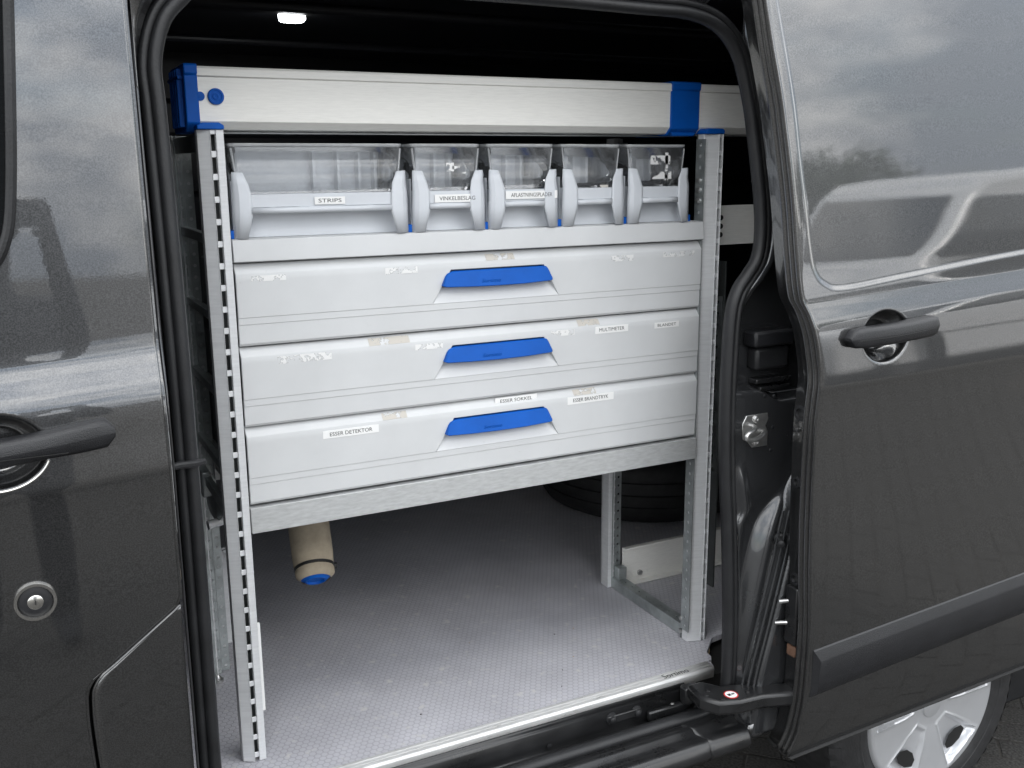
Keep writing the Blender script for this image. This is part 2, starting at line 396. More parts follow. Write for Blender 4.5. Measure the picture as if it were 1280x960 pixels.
# ------------------------------------------------------------------ ground: block paving laid diagonally
g = MB().add([(-150, -150, GROUND - .0035), (150, -150, GROUND - .0035), (150, 150, GROUND - .0035), (-150, 150, GROUND - .0035)], [(0, 1, 2, 3)])
ground = g.build('pavement', 'sand', smooth=0); ground['kind'] = 'structure'; ground['label'] = 'grey concrete block paving under the van'
def stone_mesh(hx=.0975, hy=.0475, h=.05, c=.003):
    vs = [(-hx, -hy, -h), (hx, -hy, -h), (hx, hy, -h), (-hx, hy, -h), (-hx, -hy, -c), (hx, -hy, -c), (hx, hy, -c), (-hx, hy, -c),
          (-hx + c, -hy + c, 0), (hx - c, -hy + c, 0), (hx - c, hy - c, 0), (-hx + c, hy - c, 0)]
    fs = [(0, 1, 5, 4), (1, 2, 6, 5), (2, 3, 7, 6), (3, 0, 4, 7), (4, 5, 9, 8), (5, 6, 10, 9), (6, 7, 11, 10), (7, 4, 8, 11), (8, 9, 10, 11)]
    return vs, fs
sv, sf = stone_mesh()
sme = bpy.data.meshes.new('paving_stone'); sme.from_pydata(sv, [], sf); sme.materials.append(MT['stone'])
spots = []
ca, sa = math.cos(R(-45)), math.sin(R(-45))
for i in range(-45, 46):
    for j in range(-70, 71):
        a = (i + (.5 if j % 2 else 0)) * .2; b = j * .1
        x, y = 1.3 + a * ca - b * sa, -1.0 + a * sa + b * ca
        if -2.6 < x < 5.2 and -4.6 < y < 1.6:
            d = min(math.hypot(x - 2.1, y + .1), math.hypot(x - 1.4, y - .2))
            spots.append((d, x, y))
spots.sort()
stuff = MB()
for k, (d, x, y) in enumerate(spots):
    dz = random.uniform(-.0025, .0015); rz = R(-45) + random.uniform(-.012, .012)
    if k < 290:
        o = bpy.data.objects.new('paving_stone', sme); COL.objects.link(o); o.parent = ground
        o.location = (x, y, GROUND + dz); o.rotation_euler = (random.uniform(-.012, .012), random.uniform(-.012, .012), rz)
    else:
        c, s_ = math.cos(rz), math.sin(rz)
        stuff.add([(x + p[0] * c - p[1] * s_, y + p[0] * s_ + p[1] * c, GROUND + dz + p[2]) for p in sv], sf)
so = stuff.build('paving_stones', 'stone', ground, smooth=0, recalc=False); so['kind'] = 'stuff'
far = MB().add([(-60, -60, GROUND - .004), (60, -60, GROUND - .004), (60, -4.7, GROUND - .004), (-60, -4.7, GROUND - .004)], [(0, 1, 2, 3)])
fo = far.build('distant_paving', 'stone', ground, smooth=0); fo['kind'] = 'stuff'

# ------------------------------------------------------------------ the van
van = thing('van', 'dark grey metallic van with its side sliding door open', 'van', (.9, -.2, GROUND))
KT = .04
def fl(z): return -.19 + np.maximum(0, np.asarray(z, float) - .86) * KT          # opening flange
SEAL_L = [(-.134, -.06), (-.134, .15), (-.133, .34), (-.132, .56), (-.132, .795), (-.133, 1.014), (-.135, 1.198), (-.136, 1.265), (-.121, 1.321), (-.096, 1.355), (-.05, 1.388)]
SEAL_T = [(.05, 1.4), (.455, 1.402), (.712, 1.399), (.819, 1.396), (.889, 1.375)]
SEAL_R = [(.936, 1.327), (.965, 1.246), (.983, 1.156), (1.0, 1.047), (1.003, .976), (.994, .929), (.971, .898), (.946, .868), (.933, .826), (.929, .747), (.928, .648), (.932, .546), (.938, .458), (.947, .368), (.957, .22), (.962, .106), (.960, -.008), (.93, -.06)]
path2 = catmull(SEAL_L + SEAL_T + SEAL_R, 6)
nrm = np.zeros_like(path2)
tg = np.gradient(path2, axis=0); tg /= np.linalg.norm(tg, axis=1)[:, None]
nrm[:, 0], nrm[:, 1] = -tg[:, 1], tg[:, 0]              # outward from the opening (path runs up the left side)
sx = pchip([p[1] for p in SEAL_R], [p[0] for p in SEAL_R])  # rear seal x at height z

# front door (skin with handle cup)
PL = pchip([1.46, 1.2, 1.0, .90, .870, .862, .852, .806, .796, .74, .700, .694, .688, .682, .62, .5, .2, 0, -.13],
           [-.2225, -.2345, -.2425, -.2475, -.250, -.2515, -.2545, -.2695, -.2715, -.2755, -.2785, -.2788, -.2786, -.2780, -.2755, -.2735, -.266, -.258, -.243])
def zl(x, z): return z - .06 * (x + .165)
def cup(x, z, cx, cz, rx, rz, dep):
    r2 = ((x - cx) / rx)**2 + ((z - cz) / rz)**2
    return dep * sstep(0, .75, 1 - r2)
def left_skin(x, z):
    return PL(zl(x, z)) + cup(x, z, -.388, .743, .067, .053, .034)
xb = pchip([1.46, .479, .469, .43, .398, .381, .358, .312, .241, -.13], [-.168, -.168, -.181, -.235, -.277, -.300, -.311, -.313, -.311, -.300])
zs = spaced((-.12, .66, 60), (.66, .9, 90), (.9, 1.45, 30))
us = np.concatenate([np.linspace(0, .5, 8), np.linspace(.55, 1, 110)])
X0 = -1.0
def xbz(z): return np.where(np.asarray(z) > .479, -.168, np.where(np.asarray(z) > .398, -.168 - (.479 - np.asarray(z)) * (.109 / .081), xb(z)))
Xg = X0 + (xbz(zs)[None, :] - X0) * us[:, None]; Zg = np.broadcast_to(zs[None, :], Xg.shape)
fd = MB().grid(np.stack([Xg, left_skin(Xg, Zg), Zg], -1)).build('front_door', 'paint', van, smooth=50, solid=-.016, bevel=0, recalc=False)
fd['label'] = 'front passenger door skin in grey metallic paint'
# rounded hem along the door's rear edge
hem = MB(); hz = np.linspace(-.12, 1.45, 120)
pts = [(float(xbz(z)) + .0005, float(PL(zl(float(xbz(z)), z))) + .0045, float(z)) for z in hz]
hem.tube(pts, .0042, 8).build('door_hem', 'paint', fd)
# lower body panel right of the diagonal shut line
zs2 = np.linspace(-.12, .472, 70)
xa = np.minimum(xbz(zs2) + .0105, -.1685)
Xg = xa[None, :] + (-.168 - xa)[None, :] * np.linspace(0, 1, 12)[:, None]; Zg = np.broadcast_to(zs2[None, :], Xg.shape)
rp = MB().grid(np.stack([Xg, PL(zl(Xg, Zg)) + .0008, Zg], -1)).build('rocker_panel', 'paint', van, smooth=50, solid=-.012, recalc=False)
MB().tube([(a, float(PL(zl(a, z))) + .003, z) for a, z in zip(xa, zs2)], .0028, 8).build('panel_edge', 'paint', rp)
MB().box(-.9, -.172, -.2, -.19, -.1, 1.4).build('door_inner', 'under', fd, smooth=0)
# handle
def bar(mb, stations, n=14):
    """stations: (x, zc, halfheight, yback, yfront) rounded bar along x"""
    P = []
    for x, zc, hh, yb, yf in stations:
        ring = []
        for k in range(n):
            a = 2 * math.pi * k / n; cx, cz = math.cos(a), math.sin(a)
            e = .55
            ring.append((x, (yb + yf) / 2 - (yb - yf) / 2 * (abs(cx)**e) * np.sign(cx), zc + hh * (abs(cz)**e) * np.sign(cz)))
        ring.append(ring[0]); P.append(ring)
    mb.grid(np.array(P))
    for ring in (P[0], P[-1]): mb.add(ring[:-1], [tuple(range(n))])
    return mb
h = MB(); S = []
for x in np.linspace(-.52, -.237, 26):
    t = (x + .52) / .283; e = max(0, 1 - ((x + .257) / .0205)**4)**.5 if x > -.257 else 1
    zc = .7375 + .075 * (x + .385)
    S.append((x, zc + .008, (.0185 + .002 * sstep(-.33, -.27, x)) * max(e, .35), -.266, -.290 - .018 * math.sin(math.pi * min(1, t)) * 1.0 - .002))
bar(h, S).build('handle', 'plastic', fd, smooth=60)
MB().box(-.5, -.30, -.3115, -.3095, .7405, .7412).build('handle_seam', 'ink', fd, smooth=0)
# chrome tube added as the bright reflection along the lip of the handle cup
lip = [(-.388 + .068 * math.cos(a), float(PL(zl(-.388, .743 + .054 * math.sin(a)))) - .0005, .743 + .054 * math.sin(a)) for a in np.linspace(math.pi, 2 * math.pi - .35, 30)]
MB().tube(lip, .0022, 8).build('handle_cup_glint', 'chrome', fd)
# lock
lc = (-.362, float(PL(zl(-.362, .522))) - .001, .522)
MB().lathe(lc, (0, -1, 0), [(.0275, -.002), (.0285, .002), (.0275, .005), (.0235, .005), (.0225, .002), (.0215, -.004)], 48).build('lock_ring', 'chrome', fd)
MB().lathe(lc, (0, -1, 0), [(.0226, -.002), (.022, .0015), (.016, .0035), (.010, .003)], 40).build('lock_surround', 'plastic', fd)
MB().lathe(lc, (0, -1, 0), [(.0105, .001), (.0105, .0045), (.009, .0055), (0, .0055)], 32).mat(1).box(lc[0] - .0008, lc[0] + .0008, lc[1] - .0062, lc[1] - .005, lc[2] - .0035, lc[2] + .0035).build('lock_cylinder', ['chrome', 'ink'], fd)
# front window with rubber surround
wr = [(-.90, .965), (-.46, .965), (-.40, .972), (-.365, .992), (-.343, 1.035), (-.332, 1.10), (-.322, 1.2), (-.310, 1.34), (-.305, 1.41), (-.9, 1.41)]
def on_left(x, z, off): return (x, float(PL(zl(x, z))) + off, z)
wp = MB(); ctr = catmull(wr[1:9], 4)
cols = []
for (x, z) in ctr: cols.append([on_left(x + (-.95 - x) * t, z, -.0035) for t in np.linspace(0, 1, 6)])
wp.grid(np.array(cols)).build('window_pane', 'glass', fd, smooth=60, solid=.002)
MB().tube([on_left(x, z, -.003) for x, z in ctr], .0075, 10).build('window_seal', 'rubber', fd)

# door opening frame: painted jamb strip outside the seal, left side and top
rails = [[], [], [], []]
for i, (x, z) in enumerate(path2):
    if x > .86 and z < 1.39: break
    nx, nz = nrm[i]; y = float(fl(z))
    rails[0].append((x + nx * -.004, y + .012, z + nz * -.004))
    rails[1].append((x + nx * .017, y + .004, z + nz * .017))
    if z < 1.33 and x < 0: q = (-.158, float(PL(zl(-.168, z))) + .018, z)
    else:
        t = sstep(-.13, .0, x); q = ((-.158) * (1 - t) + x * t, -.212, 1.33 + (z - 1.33) * 1.2 + .045 * t)
    rails[2].append(((x + nx * .019 + q[0]) / 2, (y + q[1]) / 2 - .004, (z + nz * .019 + q[2]) / 2))
    rails[3].append(q)
dfm = MB().loft(rails).build('door_frame', 'jamb', van, smooth=40, solid=.004, recalc=False)
MB().tube([(-.168, -.238, .678), (-.150, -.222, .676), (-.125, -.214, .673), (-.106, -.196, .670)], [.004, .006, .0065, .005], 10).build('cable', 'rubber', dfm)
MB().box(-.1665, -.1575, -.236, -.226, .672, .700).build('cable_bracket', 'zinc', dfm, bevel=.002)
# upper corner body skin above the front door gap and roof
MB().add([(-1, -.205, 1.47), (3.0, -.205, 1.47), (3.0, -.12, 1.56), (-1, -.12, 1.56), (3.0, 1.45, 1.56), (-1, 1.45, 1.56)], [(0, 1, 2, 3), (3, 2, 4, 5)]).build('roof', 'paint', van, smooth=0, solid=.003)
MB().box(-.16, 1.2, -.213, -.205, 1.435, 1.475).build('roof_rail', 'paint', van, bevel=.003)
cp = [[], []]
for i, (x, z) in enumerate(path2):
    if z > 1.2 and x < -.02:
        k = sstep(1.2, 1.39, z); cp[0].append((-.1600, -.2150, z + .03 * k)); cp[1].append((x + nrm[i][0] * .0195, float(fl(z)) - .012 - .014 * k, z + nrm[i][1] * .0195))
cp[0] += [(-.16, -.215, 1.45)]; cp[1] += [(-.02, -.215, 1.45)]
MB().loft(cp).build('corner_panel', 'paint', van, smooth=40, solid=.002, recalc=False)

# rubber door seal
SEALK = .86
prof = [(-.018, .002), (-.0185, -.006), (-.016, -.013), (-.010, -.0175), (-.003, -.0165), (.001, -.011), (.0035, -.0085), (.007, -.0125), (.012, -.0135), (.0165, -.010), (.018, -.004), (.017, .004)]
P = []
full = np.vstack([path2, catmull([(.93, -.06), (.90, -.066), (.80, -.066), (.4, -.066), (0, -.066), (-.1, -.066), (-.134, -.06)], 4)])
tg = np.gradient(full, axis=0); tg /= np.maximum(1e-9, np.linalg.norm(tg, axis=1))[:, None]
for (x, z), t in zip(full, tg):
    n = (-t[1], t[0]); y = float(fl(z)) if z > -.03 else -.19 + (z < -.05) * .02
    P.append([(x + n[0] * a * SEALK, y + b, z + n[1] * a * SEALK) for a, b in prof])
MB().grid(np.array(P)).build('door_seal', 'rubber', van, smooth=60, recalc=False, solid=.002)

# rear pillar jamb behind the opening (pressed sheet metal)
xC = pchip([.70, .5, .462, .408, .375, .323, .2, -.1], [.962, .965, .97, .979, .966, .960, .968, .955])
xD = pchip([.70, .46, .424, .394, .352, .29, .15, -.1], [1.16, 1.115, 1.095, 1.075, 1.055, 1.038, 1.012, .985])
xE = pchip([1.45, .52, .435, .295, .156, .005, -.1], [1.16, 1.14, 1.10, 1.068, 1.034, .998, .985])
jz = spaced((-.1, .3, 70), (.3, .72, 120), (.72, 1.43, 90)); ju = np.linspace(0, 1, 70)
sxz = sx(jz); Xg = (sxz + .012)[None, :] + (1.17 - sxz - .012)[None, :] * ju[:, None]; Zg = np.broadcast_to(jz[None, :], Xg.shape)
s_ = Xg - sx(Zg); f_ = fl(Zg)
up_ = f_ - .014 * sstep(.012, .022, s_) * (1 - sstep(.028, .037, s_)) + .035 * sstep(.030, .040, s_)
bumpC = np.exp(-((Xg - xC(Zg)) / .010)**2); bumpD = np.exp(-((Xg - xD(Zg)) / .018)**2)
low = -.197 - .010 * bumpC * sstep(.52, .46, Zg) * sstep(-.05, .1, Zg) + .018 * sstep(.0, .03, Xg - xC(Zg)) * (1 - sstep(-.035, -.008, Xg - xD(Zg))) * sstep(.46, .36, Zg)
low = low - .014 * bumpD * sstep(.60, .30, Zg)
low = low + (-.25 - low) * sstep(-.012, .004, Xg - xE(Zg))
k_ = sstep(.655, .672, Zg - .03 * sstep(.99, 1.08, Xg) * -1)
mid = f_ + .012 + .02 * sstep(.03, .05, s_)
Yg = low * (1 - k_) + (mid * (1 - sstep(.80, .90, Zg)) + up_ * sstep(.80, .90, Zg)) * k_ - .006 * np.exp(-((Zg - .662 + .03 * sstep(.99, 1.08, Xg)) / .005)**2)
rpj = MB().grid(np.stack([Xg, Yg, Zg], -1)).build('rear_pillar', 'jamb', van, smooth=60, solid=.003, recalc=False)
for o_ in (.010, .019, .028):
    MB().tube([(float(xE(z)) - o_, -.250 + .034 * (o_ - .004) / .02 * .55 - .0005, float(z)) for z in np.linspace(-.05, .40, 40)], .0028, 8).build('pillar_rib', 'jamb', rpj)
# trim ledge, rubber block and cable loop in the pocket of the jamb
MB().box(.985, 1.09, -.205, -.165, .752, .785).build('pillar_ledge', 'plastic', rpj, bevel=.006)
MB().box(1.0, 1.09, -.192, -.160, .700, .748).build('rubber_block', 'rubber', rpj, bevel=.008)
MB().box(1.005, 1.1, -.190, -.165, .672, .682).box(1.02, 1.1, -.186, -.165, .655, .664).build('bracket', 'step', rpj, bevel=.002)
# striker
st = MB().prism([(.972, .612), (1.028, .612), (1.031, .60), (1.024, .585), (1.031, .57), (1.031, .541), (.99, .541), (.978, .555), (.965, .562), (.962, .595)], 'y', -.203, -.2005)
sto = st.build('striker', 'steel', rpj, bevel=.0012)
MB().tube(catmull([(1.022, -.203, .572), (1.0, -.222, .572), (.97, -.236, .570), (.946, -.240, .574), (.944, -.240, .584), (.962, -.236, .589), (.985, -.216, .588), (.99, -.203, .588)], 5), .005, 10).build('striker_loop', 'steel', rpj)
for zz, xx in ((.602, .998), (.552, 1.0)): MB().lathe((xx, -.203, zz), (0, -1, 0), [(.0085, 0), (.0085, .003), (.006, .0045), (.003, .0045), (.0025, .002), (0, .002)], 20).build('striker_screw', 'steel', rpj)
for xx, zz in ((1.045, .578), (1.043, .528), (1.02, .648), (1.045, .645)): MB().lathe((xx, -.199, zz), (0, -1, 0), [(.004, 0), (.003, .003), (0, .0035)], 10).build('pillar_plug', 'plastic', rpj)
MB().lathe((1.062, -.222, .335), (-.6, -.8, 0), [(.013, -.006), (.013, .006), (.008, .009), (.007, .028), (.0075, .034), (0, .036)], 18).build('buffer', 'rubber', rpj)
MB().lathe((.97, -.2, 1.402), (-.2, -1, 0), [(.036, 0), (.036, .012), (.032, .016), (.032, .022), (.026, .025), (.012, .025), (.011, .04), (.0, .041)], 24).build('guide_roller', 'rubber', van)
MB().tube([(.955, -.17, 1.44), (.985, -.2, 1.40), (1.0, -.205, 1.35), (.99, -.2, 1.33)], .008, 8).build('hinge_bracket', 'steel', rpj)
for zz in (1.205, 1.16): MB().box(.995, 1.04, -.20, -.188, zz - .006, zz + .006).build('clip', 'plastic', rpj, bevel=.003)

# quarter panel behind the open door with wheel arch
qx = np.linspace(1.165, 3.0, 90); zb = np.where(np.abs(qx - 1.612) < .385, -.222 + np.sqrt(np.maximum(0, .385**2 - (qx - 1.612)**2)), -.1); zb = np.maximum(zb, -.1)
P = np.array([[(x, (-.25 + max(0, z - .86) * KT), z) for z in np.linspace(b, 1.47, 24)] for x, b in zip(qx, zb)])
MB().grid(P).build('quarter_panel', 'paint', van, smooth=50, solid=.003, recalc=False)
# underbody, far wall, bulkhead and tail: dark inside
MB().box(-1, 3, -.1, 1.42, -.14, -.03).build('underbody', 'under', van, smooth=0)
iw = MB().box(-.2, 2.95, 1.38, 1.42, -.03, 1.5).build('far_wall', 'interior', van, smooth=0)
MB().box(-.22, -.2, -.18, 1.42, -.03, 1.5).build('bulkhead', 'interior', van, smooth=0)
MB().box(2.92, 2.95, -.24, 1.42, -.1, 1.5).build('tail_doors', 'interior', van, smooth=0)
hl = MB().box(-.2, 2.95, -.17, 1.42, 1.445, 1.46).build('headliner', 'interior', van, smooth=0)
for yy in (.35, .95): MB().box(-.19, 2.9, yy, yy + .05, 1.425, 1.446).build('roof_bow', 'interior', hl, bevel=.008)
MB().box(-.19, -.13, -.1, 1.3, 1.2, 1.28).build('bulkhead_rail', 'interior', van, bevel=.01)
for yy, zz, h_ in ((1.2, .55, .5), (1.25, 1.2, .12)): MB().box(-.15, 2.9, yy + .12, yy + .18, zz, zz + h_).build('wall_trim', 'interior', iw, bevel=.02)
# wheel housing inside
MB().prism([(1.2 + .02, -.03)] + [(1.612 + .40 * math.cos(a), -.222 + .40 * math.sin(a)) for a in np.linspace(2.6, .55, 16)] + [(2.0, -.03)], 'y', -.24, .05).build('wheel_housing', 'under', van, smooth=40)
# courtesy lamp in the roof lining
lp = (.238, .441, 1.440)
lo = MB().prism([(lp[0] - .028, lp[1] - .012), (lp[0] - .018, lp[1] - .022), (lp[0] + .024, lp[1] - .022), (lp[0] + .03, lp[1] - .01), (lp[0] + .03, lp[1] + .014), (lp[0] + .02, lp[1] + .022), (lp[0] - .02, lp[1] + .022)], 'z', 1.418, 1.446).build('ceiling_lamp', 'lamp', van, bevel=.008, seg=3)
lo['label'] = 'small lit courtesy lamp in the dark roof lining'

# sill step
SP = [(-.110, -.004), (-.114, -.016), (-.118, -.013), (-.122, -.016), (-.122, -.021), (-.128, -.022), (-.130, -.026), (-.133, -.060), (-.131, -.068), (-.136, -.074), (-.146, -.074), (-.150, -.063)]
def swp(prof, x0, x1): return np.array([[(x, y, z) for y, z in prof] for x in (x0, x1)])
sill = MB().grid(swp(SP, -.16, .90)).build('side_sill', 'step', van, smooth=25, solid=.003, recalc=False)
# ridged outer step: rails bend up into the rear pillar
step_prof = [(-.150, -.068, 0), (-.165, -.060, .012), (-.176, -.062, .02), (-.184, -.069, .025), (-.195, -.070, .03), (-.203, -.0665, .05), (-.211, -.069, .055), (-.218, -.077, .06), (-.234, -.080, .07), (-.243, -.0775, .085), (-.251, -.081, .09), (-.258, -.091, .092), (-.262, -.104, .094), (-.255, -.118, .094)]
SR = []
for y, z, off in step_prof:
    xe = .895 + off * .45; k = max(0., 1 - off / .062); xe = xe if k > 0 else .93
    pts = [(-.6, y, z), (.2, y, z), (xe - .12, y, z), (xe - .06, y, z), (xe - .02, y, z + .004 * k), (xe + .01, y + .002 * k, z + .014 * k), (xe + .03, y + .004 * k, z + .030 * k), (xe + .045, y + .006 * k, z + .05 * k)]
    SR.append(catmull(pts, 5))
MB().loft(SR).build('sill_step', 'step', van, smooth=70, solid=.003, recalc=False)
# outer rocker skin under the step end, to the quarter panel
MB().grid(np.array([[(x, y, z) for y, z in ((-.2515, -.07), (-.250, -.095), (-.235, -.12))] for x in np.linspace(.975, 1.25, 12)])).build('rocker_end', 'paint', van, smooth=50, solid=.003, recalc=False)
for xx, zz in ((.701, -.040), (.765, -.041)):
    MB().lathe((xx, -.131, zz), (0, -1, 0), [(.014, 0), (.013, .004), (.008, .005), (.0075, .010), (.004, .012), (0, .012)], 18).build('sill_bolt', 'rubber', sill)
MB().box(.69, .775, -.137, -.131, -.050, -.032).build('bolt_plate', 'step', sill, bevel=.002)
MB().lathe((.857, -.134, -.050), (0, -1, 0), [(.007, 0), (.007, .004), (.004, .006), (0, .006)], 14).build('sill_screw', 'steel', sill)
MB().lathe((.547, -.134, -.058), (0, -1, 0), [(.006, 0), (.006, .003), (0, .004)], 12).build('sill_plug', 'rubber', sill)
MB().box(.79, .90, -.145, -.132, -.068, -.045).build('rail_end', 'step', sill, bevel=.004)
MB().box(.875, .915, -.16, -.135, -.045, -.004).build('rail_stop', 'step', sill, bevel=.005)
MB().box(.84, .88, -.162, -.160, -.066, -.060).build('guide_tongue', 'steel', sill)
# guide arm between the sill and the sliding door
ga = MB().prism([(.868, -.17), (.862, -.225), (.885, -.262), (.93, -.277), (.985, -.282), (1.075, -.312), (1.10, -.315), (1.10, -.275), (1.0, -.235), (.965, -.215), (.93, -.205), (.905, -.17)], 'z', -.018, .016).build('guide_arm', 'step', van, bevel=.008, seg=3)
MB().lathe((.925, -.249, .0165), (0, 0, 1), [(.0155, 0), (.0155, .0006), (.013, .0008)], 28).mat(1).lathe((.925, -.249, .0165), (0, 0, 1), [(.013, .0008), (0, .0008)], 28).mat(2).box(.917, .924, -.2525, -.2455, .0173, .0176).box(.926, .933, -.251, -.247, .0173, .0176).build('warning_sticker', ['red', 'white', 'ink'], ga)
for a_, b_ in ((.878, -.226), (.893, -.213), (.897, -.255), (.965, -.255)): MB().lathe((a_, b_, .0162), (0, 0, 1), [(.005, 0), (.0045, .002), (0, .0028)], 12).build('rivet', 'step', ga)

# ---------------------------------------------------------------- sliding door
PR = pchip([1.45, 1.2, 1.0, .93, .89, .865, .855, .815, .80, .74, .702, .696, .690, .684, .60, .45, .25, .1, 0, -.06, -.14],
           [-.3285, -.338, -.3455, -.3485, -.350, -.3515, -.3530, -.3600, -.3615, -.3643, -.3660, -.3662, -.3658, -.3650, -.3595, -.354, -.351, -.349, -.345, -.340, -.326])
def slope_r(z): return np.interp(z, [-.1, .12, .5, .69, .85, .95], [.03, .063, .04, .014, .05, .06])
def right_base(x, z):
    z = np.asarray(z, float); x = np.asarray(x, float)
    return PR(z - slope_r(z) * (x - 1.05)) + .010
# blank window recess: signed distance to a rounded corner polygon
rec_pts = catmull([(.880, 1.45), (.894, 1.395), (.936, 1.236), (.958, 1.12), (.975, 1.038), (.988, .965), (1.002, .918), (1.03, .891), (1.081, .881), (1.25, .8955), (1.585, .925), (2.3, .975)], 10)
def sd_rec(x, z):
    sh = np.shape(x); q = np.stack([np.ravel(x), np.ravel(z)], 1); d = np.full(len(q), 9.); s = np.zeros(len(q))
    for a, b in zip(rec_pts[:-1], rec_pts[1:]):
        ab = b - a; t = np.clip(((q - a) @ ab) / (ab @ ab), 0, 1); pr = q - (a + t[:, None] * ab); dd = np.linalg.norm(pr, axis=1)
        m = dd < d; d[m] = dd[m]; s[m] = np.sign(ab[0] * pr[m, 1] - ab[1] * pr[m, 0])
    return (d * s).reshape(sh)
DE = [(1.46, .853), (1.394, .870), (1.315, .889), (1.235, .910), (1.183, .921), (1.039, .947), (.936, .960), (.869, .972), (.837, .989), (.767, 1.010), (.703, 1.019), (.639, 1.019), (.508, 1.025), (.338, 1.035), (.147, 1.049), (.032, 1.049), (-.059, 1.043), (-.126, 1.026)]
xE_d = pchip([p[0] for p in DE], [p[1] for p in DE])
def zbot(x): return -.126 + .032 * (x - 1.03)
zs = spaced((0, .45, 60), (.45, .60, 70), (.60, .72, 110), (.72, 1.0, 60))    # fraction of height
XR = 2.5
us = spaced((0, .12, 90), (.12, .24, 90), (.24, .5, 60), (.5, 1, 26))
zf = zs
Xg = np.zeros((len(us), len(zf))); Zg = np.zeros_like(Xg)
for it in range(4):
    for i, u_ in enumerate(us):
        zb_ = zbot(Xg[i]) if it else -.126
        Zg[i] = zb_ + (1.455 - zb_) * zf
        Xg[i] = xE_d(Zg[i]) + (XR - xE_d(Zg[i])) * u_
sd = sd_rec(Xg, Zg)
Yg = right_base(Xg, Zg) + .0032 * sstep(-.002, .009, sd)
Yg = Yg + cup(Xg, Zg, 1.188, .782, .066, .054, .036) 
Yg = Yg + .004 * np.exp(-(Xg - xE_d(Zg)) / .003)
sdo = MB().grid(np.stack([Xg, Yg, Zg], -1)).build('sliding_door', 'paint', van, smooth=50, solid=-.002, recalc=False)
sdo['label'] = 'open sliding door in grey metallic paint standing outside the rear body side'
# leading edge of the door: rolled hem and two seal ribs, then the inner frame
ep = [(.006, -.0005), (.0012, .0012), (0, .004), (.0015, .0075), (.006, .0095), (.0065, .012), (.0015, .0145), (.0, .018), (.0015, .0215), (.006, .0235), (.0065, .027), (.0015, .0305), (0, .034), (.002, .0375), (.008, .039), (.010, .041), (.011, .062), (.013, .074), (.03, .078)]
ez = np.linspace(-.122, 1.455, 150)
P = np.array([[(float(xE_d(z)) + a, float(right_base(xE_d(z), z)) + b, float(z)) for a, b in ep] for z in ez])
MB().grid(P).build('edge_flange', 'paint', sdo, smooth=60, solid=.001, recalc=False)
P = np.array([[(float(xE_d(z)) + a, float(right_base(xE_d(z), z)) + b, float(z)) for a, b in ((.028, .070), (1.3, .075))] for z in ez])
MB().grid(P).build('inner_panel', 'interior', sdo, smooth=60, solid=.003, recalc=False)
MB().grid(np.array([[(x, -.328 + a, zbot(x) + .001 + b) for a, b in ((-.0, .0), (.03, -.002), (.08, .004))] for x in np.linspace(1.03, 2.48, 20)])).build('bottom_flange', 'under', sdo, solid=.002, recalc=False)
# fittings on the leading edge
for zz, r_ in ((.632, .017), (.485, .012), (.27, .014)):
    xx = float(xE_d(zz)) + .0105; yy = float(right_base(xx, zz)) + .054
    MB().lathe((xx, yy, zz), (-1, 0, 0), [(r_, 0), (r_ * .95, .004), (r_ * .6, .0045), (r_ * .5, -.002), (0, -.002)], 20).build('edge_grommet', 'rubber', sdo)
zz = .19; xx = float(xE_d(zz)) + .011; yy = float(right_base(xx, zz)) + .055
MB().box(xx - .012, xx + .002, yy - .014, yy + .02, .12, .25).build('latch', 'step', sdo, bevel=.004)
for z2, l_ in ((.215, .026), (.165, .034)): MB().tube([(xx - .008, yy + .012, z2), (xx - .008 - l_ * .6, yy + .012 + l_ * .5, z2 - .004)], .0045, 10).build('latch_pin', 'steel', sdo)
MB().box(xx - .006, xx + .002, yy - .01, yy + .016, .09, .115).build('rust_stop', mat('rusty_steel', (.16, .09, .06), .7, .3, noise=.4, nscale=60), sdo, bevel=.003)
# handle
hS = []
for x in np.linspace(1.078, 1.318, 30):
    t = (x - 1.078) / .24; e = math.sqrt(max(.02, 1 - max(0, abs(t - .5) / .5 * 1.0 - .86)**2 / .14**2))
    zc = .786 + .048 * (x - 1.08) ; y0 = float(right_base(x, .79))
    hS.append((x, zc, .0205 * e * (1 if t > .12 else .92), y0 + .004, y0 - .018 - .016 * math.sin(math.pi * t)**.7))
bar(MB(), hS, 16).build('handle', 'plastic', sdo, smooth=60)
MB().tube([(x, yf + .0004, zc - .003) for x, zc, hh, yb, yf in hS[2:-2]], .0009, 6).build('handle_seam', 'ink', sdo)
# rub strip
mp_ = [(.002, .004), (-.003, .0), (-.0105, -.020), (-.012, -.025), (-.0115, -.075), (-.009, -.095), (-.003, -.106), (.002, -.108)]
P = []
for x in np.linspace(1.062, 2.45, 40):
    zt = .125 + .063 * (x - 1.055); P.append([(x + (.012 if x < 1.063 and i in (2, 3, 4, 5) else 0), float(right_base(x, zt + b)) + a, zt + b) for i, (a, b) in enumerate(mp_)])
MB().grid(np.array(P)).add(P[0], [tuple(range(len(mp_)))]).build('rub_strip', 'plastic', sdo, smooth=30)

